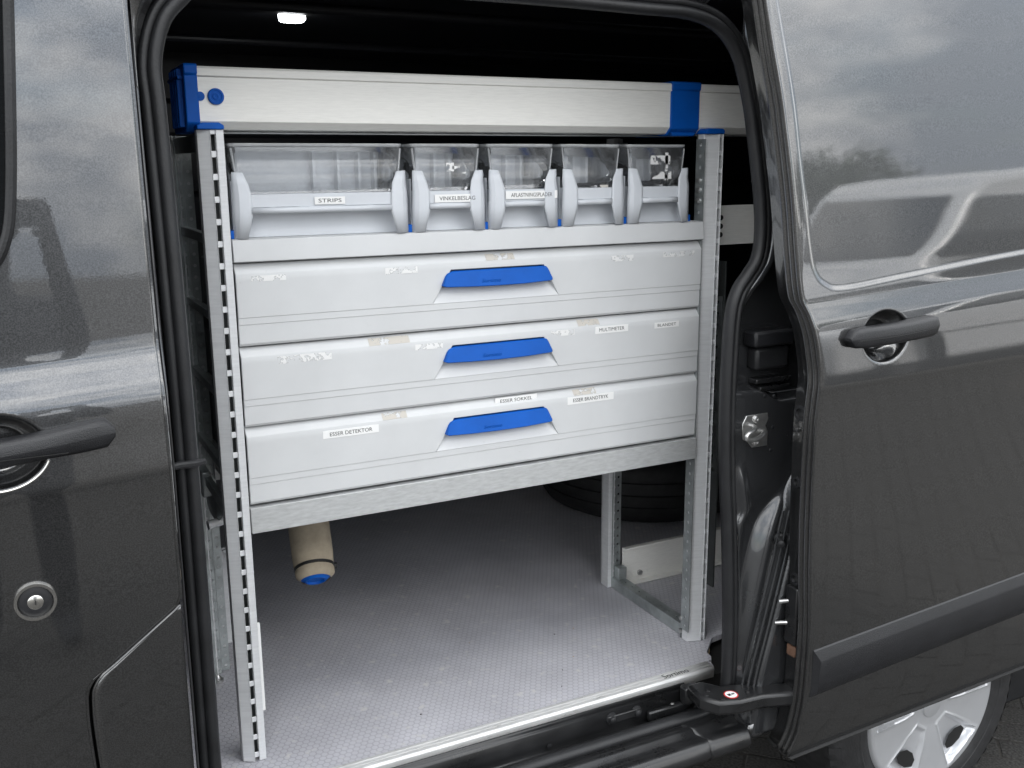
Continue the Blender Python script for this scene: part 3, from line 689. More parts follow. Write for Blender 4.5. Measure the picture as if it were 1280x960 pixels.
# ---------------------------------------------------------------- rear wheel
wc = Vector((1.612, -.2, -.222)); WR = .328
wheel = bpy.data.objects.new('rear_wheel', None); COL.objects.link(wheel); wheel.parent = van; wheel.location = wc - van.location
tp = [(.215, .0), (.222, -.006), (.235, -.010), (.262, -.013), (.286, -.010), (.302, -.002), (.312, .004), (.3235, .014), (WR, .03), (WR, .17), (.315, .195), (.27, .205), (.215, .19)]
ty = MB().lathe((0, 0, 0), (0, 1, 0), tp, 96)
ty.lathe((0, 0, 0), (0, 1, 0), [(.246, -.0114), (.248, -.0128), (.250, -.0126), (.252, -.0128), (.254, -.0125)], 96)
for k in range(60):                      # shoulder lugs
    a = 2 * math.pi * k / 60; c, s2 = math.cos(a), math.sin(a); a2 = a + .055; c2, s3 = math.cos(a2), math.sin(a2)
    ty.add([(c * .303, -.0035, s2 * .303), (c2 * .303, -.0035, s3 * .303), (c2 * .327, .014, s3 * .327), (c * .327, .014, s2 * .327), (c * .331, .06, s2 * .331), (c2 * .331, .06, s3 * .331)], [(0, 1, 2, 3), (3, 2, 5, 4)])
o = ty.build('tyre', 'tyre', wheel, smooth=40); o.location = (0, 0, 0)
rr_ = np.linspace(.0, .2185, 60); aa = np.linspace(0, 2 * math.pi, 241)
RG, AG = np.meshgrid(rr_, aa, indexing='ij')
base = np.interp(RG, [0, .05, .09, .195, .208, .2150, .2185], [-.004, -.004, -.008, -.012, -.013, -.009, .002])
d5 = (AG - R(-122) + math.pi / 5) % (2 * math.pi / 5) - math.pi / 5           # angle to the nearest pocket axis
lat = RG * np.sin(d5); rad = RG * np.cos(d5)
hw = np.interp(rad, [.06, .10, .195], [.018, .034, .064])
inside = np.minimum(hw - np.abs(lat), np.minimum(rad - .062, .190 - rad))
pocket = .016 * sstep(.0, .010, inside) * np.interp(rad, [.06, .19], [.35, 1.0]) - .0022 * np.exp(-((inside + .002) / .003)**2)
Yw = base + pocket
P = np.stack([RG * np.cos(AG), Yw, RG * np.sin(AG)], -1)
o = MB().grid(P).build('rim', 'rim', wheel, smooth=50); o.location = (0, 0, 0)
for k in range(5):
    a0 = R(-122 + 72 * k); c, s2 = math.cos(a0), math.sin(a0)
    poly = [(.138, -.034), (.126, -.012), (.128, .014), (.142, .034), (.160, .036), (.170, .010), (.166, -.020), (.154, -.036)]
    vs = [(p * c - q * s2, -.0045 + .0, p * s2 + q * c) for p, q in poly]; vs2 = [(p * c - q * s2, .02, p * s2 + q * c) for p, q in poly]
    m_ = MB().add([(x, y - .0045, z) for x, y, z in vs], [tuple(range(8))])
    o = m_.build('vent_hole_shade', 'ink', wheel, smooth=0); o.location = (0, .003, 0)  # flat black plate standing in for the dark of an open vent
o = MB().lathe((0, 0, 0), (0, -1, 0), [(.03, .0), (.03, .007), (.026, .009), (0, .009)], 32).build('hub_cap', 'rim', wheel); o.location = (0, 0, 0)
MB().box(2.19, 2.5, .0, .22, -.49, -.10).build('mud_flap', 'rubber', van, bevel=.01)

# ------------------------------------------------------------------ load floor panel
lf = thing('load_floor', 'grey honeycomb-patterned load floor panel with bright aluminium edge strip', 'floor panel', (.4, .4, -.03))
MB().prism([(-.19, -.113), (.978, -.113), (.990, -.108), (.994, -.094), (.990, -.086), (1.004, -.083), (1.012, -.072), (1.016, -.05), (1.07, .0), (1.4, .06), (2.9, .06), (2.9, 1.37), (-.19, 1.37)], 'z', -.013, 0).build('floor_board', ['floor'], lf, smooth=0)
MB().prism([(-.185, -.108), (.98, -.108), (.992, -.102), (.995, -.094), (.991, -.084), (1.005, -.082), (1.014, -.07), (1.018, -.05), (1.05, -.02), (.9, .02), (-.18, .02)], 'z', -.022, -.0135).build('plywood_core', 'wood', lf, smooth=0)
tp_ = [(-.117, -.022), (-.1185, -.002), (-.1165, .0028), (-.112, .0034), (-.1085, .0030), (-.1075, .0018), (-.1065, .0030), (-.099, .0034), (-.098, .0022), (-.097, .0033), (-.090, .0030), (-.087, .0006)]
MB().grid(np.array([[(x, y, z) for y, z in tp_] for x in np.linspace(-.19, .984, 12)])).build('edge_strip', 'trim', lf, smooth=25, solid=.0008, recalc=False)
MB().text('Sortimo', (.852, -.1125, .0048), (1, 0, 0), (0, 1, 0), .068, (0, 0, 1), .0003, .016).build('strip_lettering', 'ink', lf, smooth=0)

# grit on the floor panel
for k in range(12):
    gx, gy = random.uniform(.05, .95), random.uniform(-.07, .33)
    gr_ = random.uniform(.0009, .002); gm = MB().lathe((gx, gy, .0002), (0, 0, 1), [(gr_ * random.uniform(.8, 1.2), 0), (gr_ * .8, gr_ * .6), (0, gr_ * .8)], 6)
    gm.build('grit', random.choice(['wood', 'paper', 'sand']), lf, smooth=0)

# ------------------------------------------------------------------ storage rack with drawers
rack = thing('storage_rack', 'aluminium storage rack with three blue-handled drawers standing on the load floor', 'rack', (.5, .2, 0))
def slotted_post(xa, sa_, sb_, xb2, name='post'):
    m = MB()
    if sa_ > xa: m.prism([(xa, .010), (sa_ - .0012, .0), (sa_ - .0012, .012), (xa, .013)], 'z', .002, 1.180)
    if sa_ > xa: m.box(sa_ - .0012, sa_, -.0015, .012, .002, 1.180)
    if xb2 > sb_: m.box(sb_ + .0012, xb2, 0, .012, .002, 1.180)
    m.box(sb_, sb_ + .0012, -.0015, .012, .002, 1.180)
    z = .01
    while z < 1.178:
        m.box(sa_, sb_, .0008, .003, z, min(1.18, z + .0105)); z += .0375
    m.mat(1).box(xa + .0005, xb2 - .0005, .030, .036, .002, 1.179).mat(0)  # dark sheet behind the slots, standing in for the shade inside the post
    m.box(xa, xa + .003, .012, .03, .002, 1.18).box(xb2 - .003, xb2, .012, .03, .002, 1.18)
    return m.build(name, ['rack', 'dark'], rack, smooth=0, bevel=.0006, seg=1)
slotted_post(-.045, -.0250, -.0165, -.003)
slotted_post(1.003, 1.0365, 1.0455, 1.0475)
MB().prism([(-.046, 1.1805), (-.046, 1.187), (-.036, 1.1915), (-.010, 1.1915), (-.002, 1.187), (-.002, 1.1805)], 'y', -.004, .036).build('post_cap', 'blue', rack, bevel=.0015)
MB().prism([(1.000, 1.1805), (1.000, 1.187), (1.004, 1.1915), (1.044, 1.1915), (1.048, 1.187), (1.048, 1.1805)], 'y', -.004, .036).build('post_cap', 'blue', rack, bevel=.0015)
# perforated flanges of the right frame
pf = MB(); perforated(pf, (.9995, .001, .03), (0, 1, 0), (0, 0, 1), .030, 1.14, .0235, .0042); pf.build('perforated_flange', 'zinc', rack, smooth=0, solid=.0018)
for xr, sgn in ((1.0, 1), (-.045, 1)):
    m = MB().box(xr, xr + .012, .358, .392, .002, 1.18).box(xr, xr + .045, .388, .394, .002, 1.18).box(xr + .0165, xr + .020, .360, .388, .002, 1.18)
    m.build('rear_post', 'rack', rack, bevel=.0008, seg=1)
    pm = MB(); perforated(pm, (xr + .0125, .3605, .01), (1, 0, 0), (0, 0, 1), .015, 1.16, .0235, .0036)
    perforated(pm, (xr + .030, .3705, .01), (1, 0, 0), (0, 0, 1), .017, 1.16, .0235, .0036); pm.build('perforated_flange', 'zinc', rack, smooth=0, solid=.0015)
# floor bar between front and rear right posts
cb = MB(); perforated(cb, (1.012, .036, .029), (1, 0, 0), (0, 1, 0), .030, .325, .0325, .0034); cb.build('floor_bar_top', 'zinc', rack, smooth=0, solid=.0015)
MB().box(1.012, 1.0135, .036, .361, .002, .029).box(1.0405, 1.042, .036, .361, .002, .029).build('floor_bar', 'zinc', rack, smooth=0)
for p_ in ((1.003, .366, .055), (1.003, .366, .022)): MB().lathe((1.0005, .030 + random.uniform(-.002, .002), p_[2]), (-1, 0, 0), [(.006, 0), (.0055, .003), (.003, .0042), (0, .0042)], 14).build('frame_bolt', 'steel', rack)
MB().box(1.02, 1.046, .335, .358, .029, .062).build('corner_bracket', 'zinc', rack, bevel=.002)
for zz in (1.04, 1.063, 1.083): MB().lathe((.9985, .016, zz), (-1, -.2, 0), [(.007, 0), (.0065, .003), (.003, .0045), (0, .0045)], 14).build('frame_bolt', 'steel', rack)
# left side of the frame: cross rails, clamp and tube seen between the front and rear posts
for zz, h_ in ((1.145, .03), (.985, .018), (.845, .016), (.70, .016), (.556, .016), (.47, .02)): MB().box(-.030, -.018, .034, .362, zz, zz + h_).build('side_rail', 'zinc', rack, bevel=.001)
MB().tube([(-.034, .29, .388), (.02, .30, .393)], .0095, 16).build('cross_tube', 'rack', rack)
MB().box(-.038, -.018, .30, .36, .445, .50).build('clamp', 'zinc', rack, bevel=.004)
for zz in (.452, .466, .482): MB().tube([(-.046, .33, zz), (-.018, .33, zz + .002)], .005, 10).build('clamp_pin', 'steel', rack)
MB().lathe((-.012, .30, .43), (-1, -.3, 0), [(.036, 0), (.037, .003), (.03, .006), (.010, .007), (0, .007)], 28).build('round_plate', 'zinc', rack)
MB().prism([(.362, .002), (.33, .002), (.355, .07), (.362, .08)], 'x', -.040, -.037).build('foot_bracket', 'zinc', rack)
MB().lathe((-.03, .345, .001), (0, 0, 1), [(.012, 0), (.012, .006), (.007, .010), (.004, .016), (0, .016)], 16).build('foot_bolt', 'steel', rack)
MB().box(-.003, .0015, .0, .004, .105, .285).build('white_plate', 'paper', rack)
# top tray
MB().prism([(.0, .9965), (.006, .9975), (.20, .9975), (.20, .957), (.004, .957), (-.0035, .9585), (-.003, .972)], 'x', -.001, 1.001).build('tray', 'drawer', rack, smooth=20, bevel=.0008, seg=1)
# beam below the drawers
MB().box(-.0015, 1.0015, -.0025, .03, .4625, .5115).build('front_beam', 'rackx', rack, bevel=.0012)
MB().box(-.0015, 1.0015, .355, .388, .4625, .5115).box(.0, 1., .03, .355, .488, .5).build('shelf_plate', 'rackx', rack, bevel=.0012)
MB().box(0, 1, .380, .386, .5, .98).build('back_plate', 'dark', rack)
# drawers
def drawer(zt, labels, rests):
    H = .1445
    rel = [0, .0012, .004, .016, .0175, .030, .0305, .045, .063, .075, .0935, .0942, .106, .1067, .140, H]
    dY = lambda d: (.015 * (1 - d / .0172)**1.2 if d < .0172 else 0) + (.004 * (1 - d / .0012) if d < .0012 else 0) + (.0013 if d >= .0942 else 0) + (.0013 if d >= .1067 else 0) + (.003 if d >= H else 0)
    def xl(d): return np.interp(d, [.030, .094], [.4055, .3655])
    def xr2(d): return np.interp(d, [.030, .094], [.6080, .6430])
    V = []
    for d in rel:
        row = []
        a, b = float(xl(d)), float(xr2(d))
        cs = [(0.0002, 0), (.0012, 0), (.19, 0), (a - .002, 0), (a, 0), (a + .0012, 1), (a + .05, 1), ((a + b) / 2, 1), (b - .05, 1), (b - .0012, 1), (b, 0), (b + .002, 0), (.8, 0), (.9988, 0), (.9998, 0)]
        for x, ins in cs:
            y = dY(d)
            if ins and .0305 <= d <= .0935: y += .026 * (1 - (d - .0305) / .0635)
            if x < .001 or x > .999: y += .003
            row.append((x, y, zt - d))
        V.append(row)
    o = MB().grid(np.array(V)).build('drawer', 'drawer', rack, smooth=28, recalc=False)
    MB().box(.004, .996, .012, .365, zt - H + .004, zt - .012).build('drawer_box', 'dark', o, bevel=.004)
    MB().box(-.006, .003, .03, .36, zt - H + .02, zt - H + .036).box(-.008, .003, .03, .1, zt - H + .05, zt - H + .09).build('runner', 'zinc', o, bevel=.001)
    # blue grip
    out_ = [(.3850, .0600), (.3925, .043), (.397, .0375), (.404, .0345), (.412, .0333), (.609, .0330), (.6135, .0345), (.6165, .039), (.6230, .0575), (.6222, .0605), (.617, .0620), (.56, .0645), (.50, .0650), (.44, .0640), (.39, .0620)]
    n = len(out_); m = MB(); cxm, czm = .504, .050
    def yf(d): return -.001 - .0115 * np.clip((d - .033) / .032, 0, 1)
    m.add([(x, .012, zt - d) for x, d in out_] + [(x, float(yf(d)), zt - d) for x, d in out_] + [(cxm + (x - cxm) * .988, float(yf(czm + (d - czm) * .90)) - .0016, zt - (czm + (d - czm) * .90)) for x, d in out_],
          [(i, (i + 1) % n, n + (i + 1) % n, n + i) for i in range(n)] + [(n + i, n + (i + 1) % n, 2 * n + (i + 1) % n, 2 * n + i) for i in range(n)] + [tuple(range(2 * n, 3 * n))])
    m.text('Sortimo', (.4655, -.0095, zt - .0575), (1, 0, 0), (0, -.36, .93), .040, (0, -1, 0), .0022, .0085)
    m.build('grip', 'blue', o, smooth=30)
    for s, x0, x1, d0, d1, tilt in labels:
        y = dY((d0 + d1) / 2) - .0007 if (d0 + d1) / 2 > .0172 else dY((d0 + d1) / 2) - .0022
        q = MB().box(x0, x1, y, y + .0006, zt - d1, zt - d0)
        wd = (x1 - x0); q.mat(1).text(s, (x0 + wd * .12, y, zt - d1 + (d1 - d0) * .27), (1, 0, 0), (0, 0, 1), wd * .76, (0, -1, 0), .0003, (d1 - d0) * .48)
        lo_ = q.build('label_tape', ['paper', 'ink'], o, smooth=0)
    for x0, x1, d0, d1, kind in rests:
        dm = (d0 + d1) / 2; a, b = dY(d0), dY(d1)
        MB().add([(x0, a - .0006, zt - d0), (x1, a - .0006, zt - d0), (x1, b - .0006, zt - d1), (x0, b - .0006, zt - d1)], [(0, 1, 2, 3)]).build('tape_residue', kind, o, smooth=0)
    return o
drawer(.9545, [], [(.027, .088, .021, .031, 'res_w'), (.273, .337, .020, .032, 'res_w'), (.481, .543, .005, .0165, 'res_b'), (.765, .822, .021, .033, 'res_w'), (.898, .980, .019, .030, 'res_w')])
drawer(.8075, [('MULTIMETER', .730, .812, .020, .035, 0), ('BLANDET', .880, .944, .023, .0355, 0)],
       [(.064, .164, .020, .034, 'res_w'), (.237, .318, .004, .0165, 'res_b'), (.328, .385, .022, .033, 'res_w'), (.690, .742, .004, .0155, 'res_b'), (.625, .68, .020, .032, 'res_w')])
drawer(.6615, [('ESSER DETEKTOR', .140, .249, .023, .038, 0), ('ESSER SOKKEL', .498, .594, .002, .0165, 0), ('ESSER BRANDTRYK', .664, .778, .018, .034, 0)],
       [(.258, .308, .005, .0165, 'res_b'), (.680, .735, .005, .0165, 'res_b')])
# dark gaps between drawers are real gaps; blue clips between the bins
for a_, b_ in ((-.0015, .0065), (.3225, .3315), (.4805, .4885), (.6415, .6515), (.7985, .8075), (.9630, .9705)):
    MB().box(a_, b_, .006, .06, .9978, 1.012).build('bin_clip', 'blue', rack, bevel=.001)
MB().box(0, 1, .15, .158, .9985, 1.155).build('bin_rail', 'dark', rack)

# ------------------------------------------------------------------ clear-fronted storage bins
def storage_bin(x0, x1, label, text=None, marks=()):
    t = thing('storage_bin', label, 'storage bin', ((x0 + x1) / 2, .06, .998), 'clear-fronted bins along the top of the rack')
    Z0, hz_ = .9982, 1.042
    def yx(x):                      # the front frame wraps back at both ends
        e = min(x - x0, x1 - x); return -.002 + .008 * max(0, 1 - e / .010)
    def P3(x, z): return (x, yx(x) + (.004 if z > 1.08 else 0), z)
    m = MB()
    hl_ = [(.0, Z0), (.001, 1.07), (.003, 1.112), (.010, 1.1155), (.021, 1.109), (.030, 1.09), (.0355, 1.072), (.037, 1.043), (.031, 1.026), (.0235, Z0)]
    def horn(sgn, xo):
        pts = [(xo + sgn * a, z) for a, z in hl_]
        # fan of quads between the outer border and the inner border
        outer = [(xo, Z0), (xo, 1.043), (xo + sgn * .001, 1.072), (xo + sgn * .0018, 1.09), (xo + sgn * .0025, 1.1105)]
        inner = [(xo + sgn * .0225, Z0), (xo + sgn * .0335, 1.040), (xo + sgn * .0325, 1.072), (xo + sgn * .0285, 1.09), (xo + sgn * .0200, 1.1095)]
        G = np.array([[P3(o_[0] + (i_[0] - o_[0]) * q, o_[1] + (i_[1] - o_[1]) * q ) for q in np.linspace(0, 1, 7)] for k, (o_, i_) in enumerate(zip(outer, inner))])
        m.grid(G)
    horn(1, x0); horn(-1, x1)
    a, b = x0 + .0320, x1 - .0320
    m.grid(np.array([[(x, -.002, z) for x in np.linspace(a, b, 5)] for z in (1.040, 1.050)]))
    m.build('front_frame', 'bin', t, smooth=18, solid=.0025)
    MB().box(a - .001, b + .001, -.0012, .012, 1.0504, 1.0728).build('label_ledge', 'bin', t, bevel=.0006, seg=1)
    # raised scroll and clips on the cross bar
    wv = (x1 - x0); cx = (x0 + x1) / 2
    dd = MB()
    for fx in ((.2, .36, .76, .9) if wv > .2 else (.3, .82)): dd.box(x0 + wv * fx, x0 + wv * fx + .008, -.0035, -.001, 1.0475, 1.0505)
    k2 = .045 if wv > .2 else .03
    dd.prism([(cx - k2, 1.045), (cx - k2 + .008, 1.0505), (cx + k2 - .008, 1.0505), (cx + k2, 1.045), (cx + k2 - .004, 1.0435), (cx - k2 + .004, 1.0435)], 'y', -.0032, -.0015)
    dd.text('Sortimo', (cx - .013, -.0032, 1.0445), (1, 0, 0), (0, 0, 1), .026, (0, -1, 0), .0003, .004)
    dd.build('crossbar_relief', 'bin', t, smooth=0)['kind'] = 'stuff'
    # recessed lower front, bottom and sides
    bd = MB().grid(np.array([[(x, y, z) for x in (x0 + .004, x1 - .004)] for y, z in ((.032, Z0), (.035, 1.020), (.038, 1.046), (.038, 1.05))]))
    bd.box(x0 + .003, x0 + .0055, .024, .142, Z0, 1.095).box(x1 - .0055, x1 - .003, .024, .142, Z0, 1.095).box(x0 + .003, x1 - .003, .03, .142, Z0, Z0 + .003)
    bd.box(x0 + .004, x1 - .004, .140, .143, Z0, 1.150)
    bd.build('tub', 'bin', t, smooth=20)
    # clear upper part: front with rounded corners, side walls and top rim
    r = .011; xa, xb_ = x0 + .0025, x1 - .0025
    plan = [(xa, .145), (xa, .05), (xa, .020 + r)] + [(xa + r - r * math.cos(q), .020 + r - r * math.sin(q)) for q in np.linspace(.3, math.pi / 2, 5)]
    plan = [(x, y - .007) for x, y in plan]; kk = .010 / (wv / 2)
    plan += [(x, plan[-1][1]) for x in np.linspace(xa + r + .01, xb_ - r - .01, 4)] + [(xa + xb_ - x, y) for x, y in reversed(plan)]
    c = MB().grid(np.array([[(x + (cx - x) * k, y, z) for z, k in ((1.0735, kk), (1.10, kk * .7), (1.152, 0.))] for x, y in plan]))
    c.build('clear_front', 'clear', t, smooth=60, solid=-.0012, recalc=False)
    c = MB().grid(np.array([[(x + (cx - x) * k, y + o_, z) for z, k, o_ in ((1.152, 0, -.0005), (1.1555, -.004, -.0015), (1.1585, -.004, -.0015), (1.1585, .01, .003))] for x, y in plan]))
    c.build('clear_rim', 'clear_edge_lit', t, smooth=30, solid=-.001, recalc=False)
    for fx in ((.10, .55, .70, .83, .93) if wv > .2 else (.36, .62, .84)):
        MB().box(x0 + wv * fx, x0 + wv * fx + .006, .118, .1395, 1.02, 1.15).build('inner_rib', 'bin', t, bevel=.001)
    for sg_, xe_ in ((1, xa), (-1, xb_)):
        MB().tube([(xe_ + sg_ * .0115, .0165, 1.078), (xe_ + sg_ * .0085, .0165, 1.108), (xe_ + sg_ * .0035, .0165, 1.150)], .0020, 8).build('corner_highlight', 'clear_edge_lit', t)  # thin pale bars added as highlights down the front corners
    MB().box(cx - .006, cx + .006, -.0005, .010, 1.0735, 1.0775).build('clear_latch', 'clear', t, smooth=0)
    if text:
        lx0, lx1, lz0, lz1 = text[1:]
        q = MB().box(lx0, lx1, -.0042, -.0036, lz0, lz1); wd = lx1 - lx0
        q.mat(1).text(text[0], (lx0 + wd * text_pad, -.0042, lz0 + (lz1 - lz0) * .25), (1, 0, 0), (0, 0, 1), wd * (1 - 2 * text_pad), (0, -1, 0), .0003, (lz1 - lz0) * .5)
        q.build('label_tape', ['paper', 'ink'], t, smooth=0)
    for a_, b_, c_, d_, kind in marks:
        MB().add([(a_, .0118, c_), (b_, .0118, c_), (b_, .0118, d_), (a_, .0118, d_)], [(0, 1, 2, 3)]).build('tape_residue', kind, t, smooth=0)
text_pad = .12
storage_bin(.004, .3215, 'widest clear-fronted grey bin with label reading STRIPS', ('STRIPS', .1455, .2010, 1.0535, 1.0665))
text_pad = .10
storage_bin(.3325, .4795, 'narrow clear-fronted grey bin with label reading VINKELBESLAG', ('VINKELBESLAG', .374, .466, 1.0515, 1.0660), [(.405, .421, 1.108, 1.124, 'res_w'), (.418, .447, 1.112, 1.118, 'res_w'), (.436, .445, 1.104, 1.126, 'res_w')])
storage_bin(.4895, .6405, 'narrow clear-fronted grey bin with label reading AFLASTNINGSPLADER', ('AFLASTNINGSPLADER', .522, .636, 1.0545, 1.0695))
storage_bin(.6525, .7975, 'unlabelled narrow clear-fronted bin left of the rightmost bin', None, [(.745, .765, 1.071, 1.078, 'res_b')])
storage_bin(.8085, .9620, 'rightmost clear-fronted bin with torn white tape marks on its window', None, [(.868, .918, 1.118, 1.136, 'res_w'), (.862, .922, 1.088, 1.103, 'res_w'), (.905, .913, 1.085, 1.142, 'res_w')])

# ------------------------------------------------------------------ long aluminium box on top of the rack
lb = thing('long_box', 'long aluminium tube box with blue end cap lying across the rack top', 'storage tube', (.6, .09, 1.178))
prof_b = [(.021, 1.194), (.021, 1.2660), (.0175, 1.2672), (.0170, 1.280), (.020, 1.283), (.145, 1.283), (.150, 1.279), (.150, 1.184), (.146, 1.180), (.040, 1.180), (.034, 1.1815)]
MB().prism(prof_b, 'x', -.037, 1.75).build('box_body', 'alu', lb, smooth=20, bevel=.0008, seg=1)
def grown(k): return [(.085 + (y - .085) * (1 + k / .064), 1.2315 + (z - 1.2315) * (1 + k / .051)) for y, z in prof_b]
MB().prism(grown(.0035), 'x', .921, .995).build('blue_clamp', 'blue', lb, bevel=.003)
MB().prism([(.926, 1.184), (.99, 1.184), (.985, 1.176), (.932, 1.176)], 'y', .022, .045).build('clamp_foot', 'blue', lb, bevel=.002)
ec = MB().prism(grown(.0035), 'x', -.058, -.036).build('end_cap', 'blue', lb, bevel=.003)
rb = MB()
for yy in (.04, .065, .09, .115): rb.box(-.066, -.057, yy, yy + .006, 1.185, 1.279)
rb.box(-.066, -.057, .03, .14, 1.262, 1.267).build('cap_rib', 'blue', ec, bevel=.001)
MB().lathe((-.008, .0205, 1.2345), (0, -1, 0), [(.0135, 0), (.0135, .003), (.012, .0045), (.010, .0045), (.009, .003), (.006, .003), (.005, .0042), (.003, .0042), (.002, .003), (0, .003)], 36).build('blue_knob', 'blue', lb)
MB().lathe((-.0335, .0205, 1.2345), (0, -1, 0), [(.0075, 0), (.0075, .002), (0, .0025)], 24).build('blue_plug', 'blue', lb)
sr = MB(); perforated(sr, (.0, .06, 1.176), (0, 1, 0), (1, 0, 0), .03, 1.0, .025, .005); sr.build('support_rail', 'zinc', lb, smooth=0, solid=.0015)

# ------------------------------------------------------------------ other things in the load space
# canvas dust bag hanging under the drawers
dbag = thing('dust_bag', 'beige canvas tube bag with blue end hanging below the drawers', 'bag', (.165, .2, .26))
E0 = Vector((.163, .195, .262)); D = Vector((-.10, -.66, -.72)).normalized()
bp_ = [(-.36, .040), (-.30, .042), (-.2, .043), (-.12, .0445), (-.06, .045), (-.036, .0435), (-.028, .0395), (-.020, .0415), (-.010, .040), (-.001, .031)]
m = MB(); m.lathe(E0, D, [(r_, h_) for h_, r_ in bp_], 40)
for i, v in enumerate(m.v):
    q = Vector(v); k = 1 + .018 * math.sin(q.x * 160 + q.y * 70) + .02 * math.sin(q.z * 95 + 1.2)
    ax = E0 + D * (q - E0).dot(D); q = ax + (q - ax) * k; m.v[i] = tuple(q)
m.build('canvas', 'fabric', dbag, smooth=60)
MB().lathe(E0, D, [(.0405, -.0315), (.0425, -.0305), (.0425, -.0255), (.040, -.0245)], 32).build('strap', 'ink', dbag)
a_ = (Vector((1, 0, 0)) - D * D.x).normalized()
MB().lathe(E0 + D * -.028 + a_ * .044, a_, [(.007, -.004), (.007, .004), (0, .005)], 10).build('strap_buckle', 'ink', dbag)
MB().lathe(E0, D, [(.031, -.004), (.0235, .001), (.022, .003), (.019, .003), (.017, -.002), (0, -.003)], 36).build('blue_end', 'blue', dbag)
# spare tyre lying at the back
tyr = thing('spare_tyre', 'black tyre lying flat in the shade behind the rack', 'tyre', (1.53, .97, 0))
pr = [(.20, .012), (.24, .002), (.30, .004), (.335, .022), (.350, .045), (.351, .066), (.344, .068), (.344, .076), (.351, .078), (.353, .105), (.346, .107), (.346, .115), (.353, .117), (.351, .145), (.344, .147), (.344, .155), (.351, .157), (.350, .178), (.335, .198), (.30, .216), (.24, .218), (.20, .205), (.195, .11), (.20, .012)]
m = MB().lathe((1.53, .97, .001), (0, 0, 1), pr, 72)
m.build('carcass', 'tyre', tyr, smooth=50)
# neighbouring rack rails to the rear
nr = thing('rear_rack', 'aluminium rails of a second rack seen behind the right post', 'rack', (1.5, .2, 0))
MB().box(1.05, 1.62, .362, .366, .002, .100).box(1.05, 1.62, .350, .366, .100, .106).box(1.05, 1.62, .340, .362, .002, .006).build('floor_rail', 'alu', nr, bevel=.001)
MB().lathe((1.105, .361, .025), (0, -1, 0), [(.008, 0), (.007, .005), (0, .006)], 14).build('rail_bolt', 'steel', nr)
sp_ = MB().box(1.083, 1.60, .050, .054, .939, 1.027)
sp_.build('shelf_rail', 'alu', nr, bevel=.001)
for zz in (1.000, .981, .962): MB().lathe((1.089, .0495, zz), (0, -1, 0), [(.006, -.002), (.006, .0005), (0, .0004)], 14).build('rail_hole_shade', 'ink', nr)  # black discs on the rail, painting the shade of its holes
q = MB(); perforated(q, (1.085, .060, .40), (1, 0, 0), (0, 0, 1), .026, .42, .026, .0045); q.build('perforated_post', 'zinc', nr, smooth=0, solid=.002)
MB().box(1.112, 1.116, .056, .09, .1, .9).build('post_web', 'dark', nr)
# light board standing on the floor beyond the left frame
sb = thing('side_board', 'pale grey board standing on the floor behind the left post', 'board', (.05, .52, 0))
MB().box(.008, .085, .515, .523, .001, .245).build('board', 'rack', sb, bevel=.001)
MB().prism([(.02, .255), (.03, .258), (.09, .19), (.085, .175)], 'y', .47, .476).build('diagonal_brace', 'rack', sb, bevel=.001)

# ------------------------------------------------------------------ what the paint mirrors: a parked van and a tree across the yard
pv = thing('parked_van', 'white van parked across the yard, mirrored in the sliding door paint', 'van', (8.2, -6.0, GROUND))
body = [(5.75, -.25), (5.72, .05), (5.78, .25), (6.0, .38), (6.55, .52), (6.75, .58), (7.35, 1.22), (7.6, 1.36), (8.2, 1.42), (10.4, 1.42), (10.55, 1.3), (10.6, .0), (10.55, -.25)]
MB().prism(body, 'y', -7.0, -5.1).build('body', 'vanw', pv, bevel=.08, seg=3, smooth=40)
MB().prism([(6.93, .66), (7.4, 1.16), (7.55, 1.19), (8.15, 1.20), (8.15, .62), (7.0, .60)], 'y', -5.1, -5.085).build('side_window', 'glass', pv, bevel=.03)
MB().prism([(6.83, .655), (7.33, 1.185), (7.31, 1.20), (6.81, .67)], 'y', -6.85, -5.25).build('windscreen', 'glass', pv)
for xx in (6.55, 9.7):
    w_ = MB().lathe((xx, -5.1, GROUND + .33), (0, -1, 0), [(0, .01), (.2, .012), (.22, .0), (.24, .012), (.31, .01), (.33, -.02), (.33, -.2)], 36).build('wheel', 'tyre', pv)
MB().box(6.95, 8.2, -5.09, -5.085, -.02, -.01).build('door_gap', 'ink', pv, smooth=0)
tr = thing('tree', 'dark leafy tree beyond the parked white van, mirrored in the sliding door paint', 'tree', (17.5, -17, GROUND))
MB().tube([(17.5, -17, GROUND), (17.55, -17, .4), (17.4, -16.9, 1.2), (17.5, -17, 2.2)], [.16, .13, .09, .03], 10).build('trunk', 'bark', tr)
lm = MB(); cl = [(17.5 + rng.normal() * 1.5, -17 + rng.normal() * 1.2, 1.1 + rng.random() * 1.25 * 1.0, .35 + rng.random() * .4) for _ in range(46)]
for cx_, cy_, cz_, rr2 in cl:
    for _ in range(150):
        d = rng.normal(size=3); d /= np.linalg.norm(d); p = np.array([cx_, cy_, cz_]) + d * rr2 * rng.random()**.4
        a = rng.normal(size=3); a /= np.linalg.norm(a); b = np.cross(a, d); b /= max(1e-6, np.linalg.norm(b)); s = .06
        lm.add([p - a * s, p + b * s * .6, p + a * s, p - b * s * .6], [(0, 1, 2, 3)])
o = lm.build('crown', 'leaf', tr, smooth=0, recalc=False); o['kind'] = 'stuff'

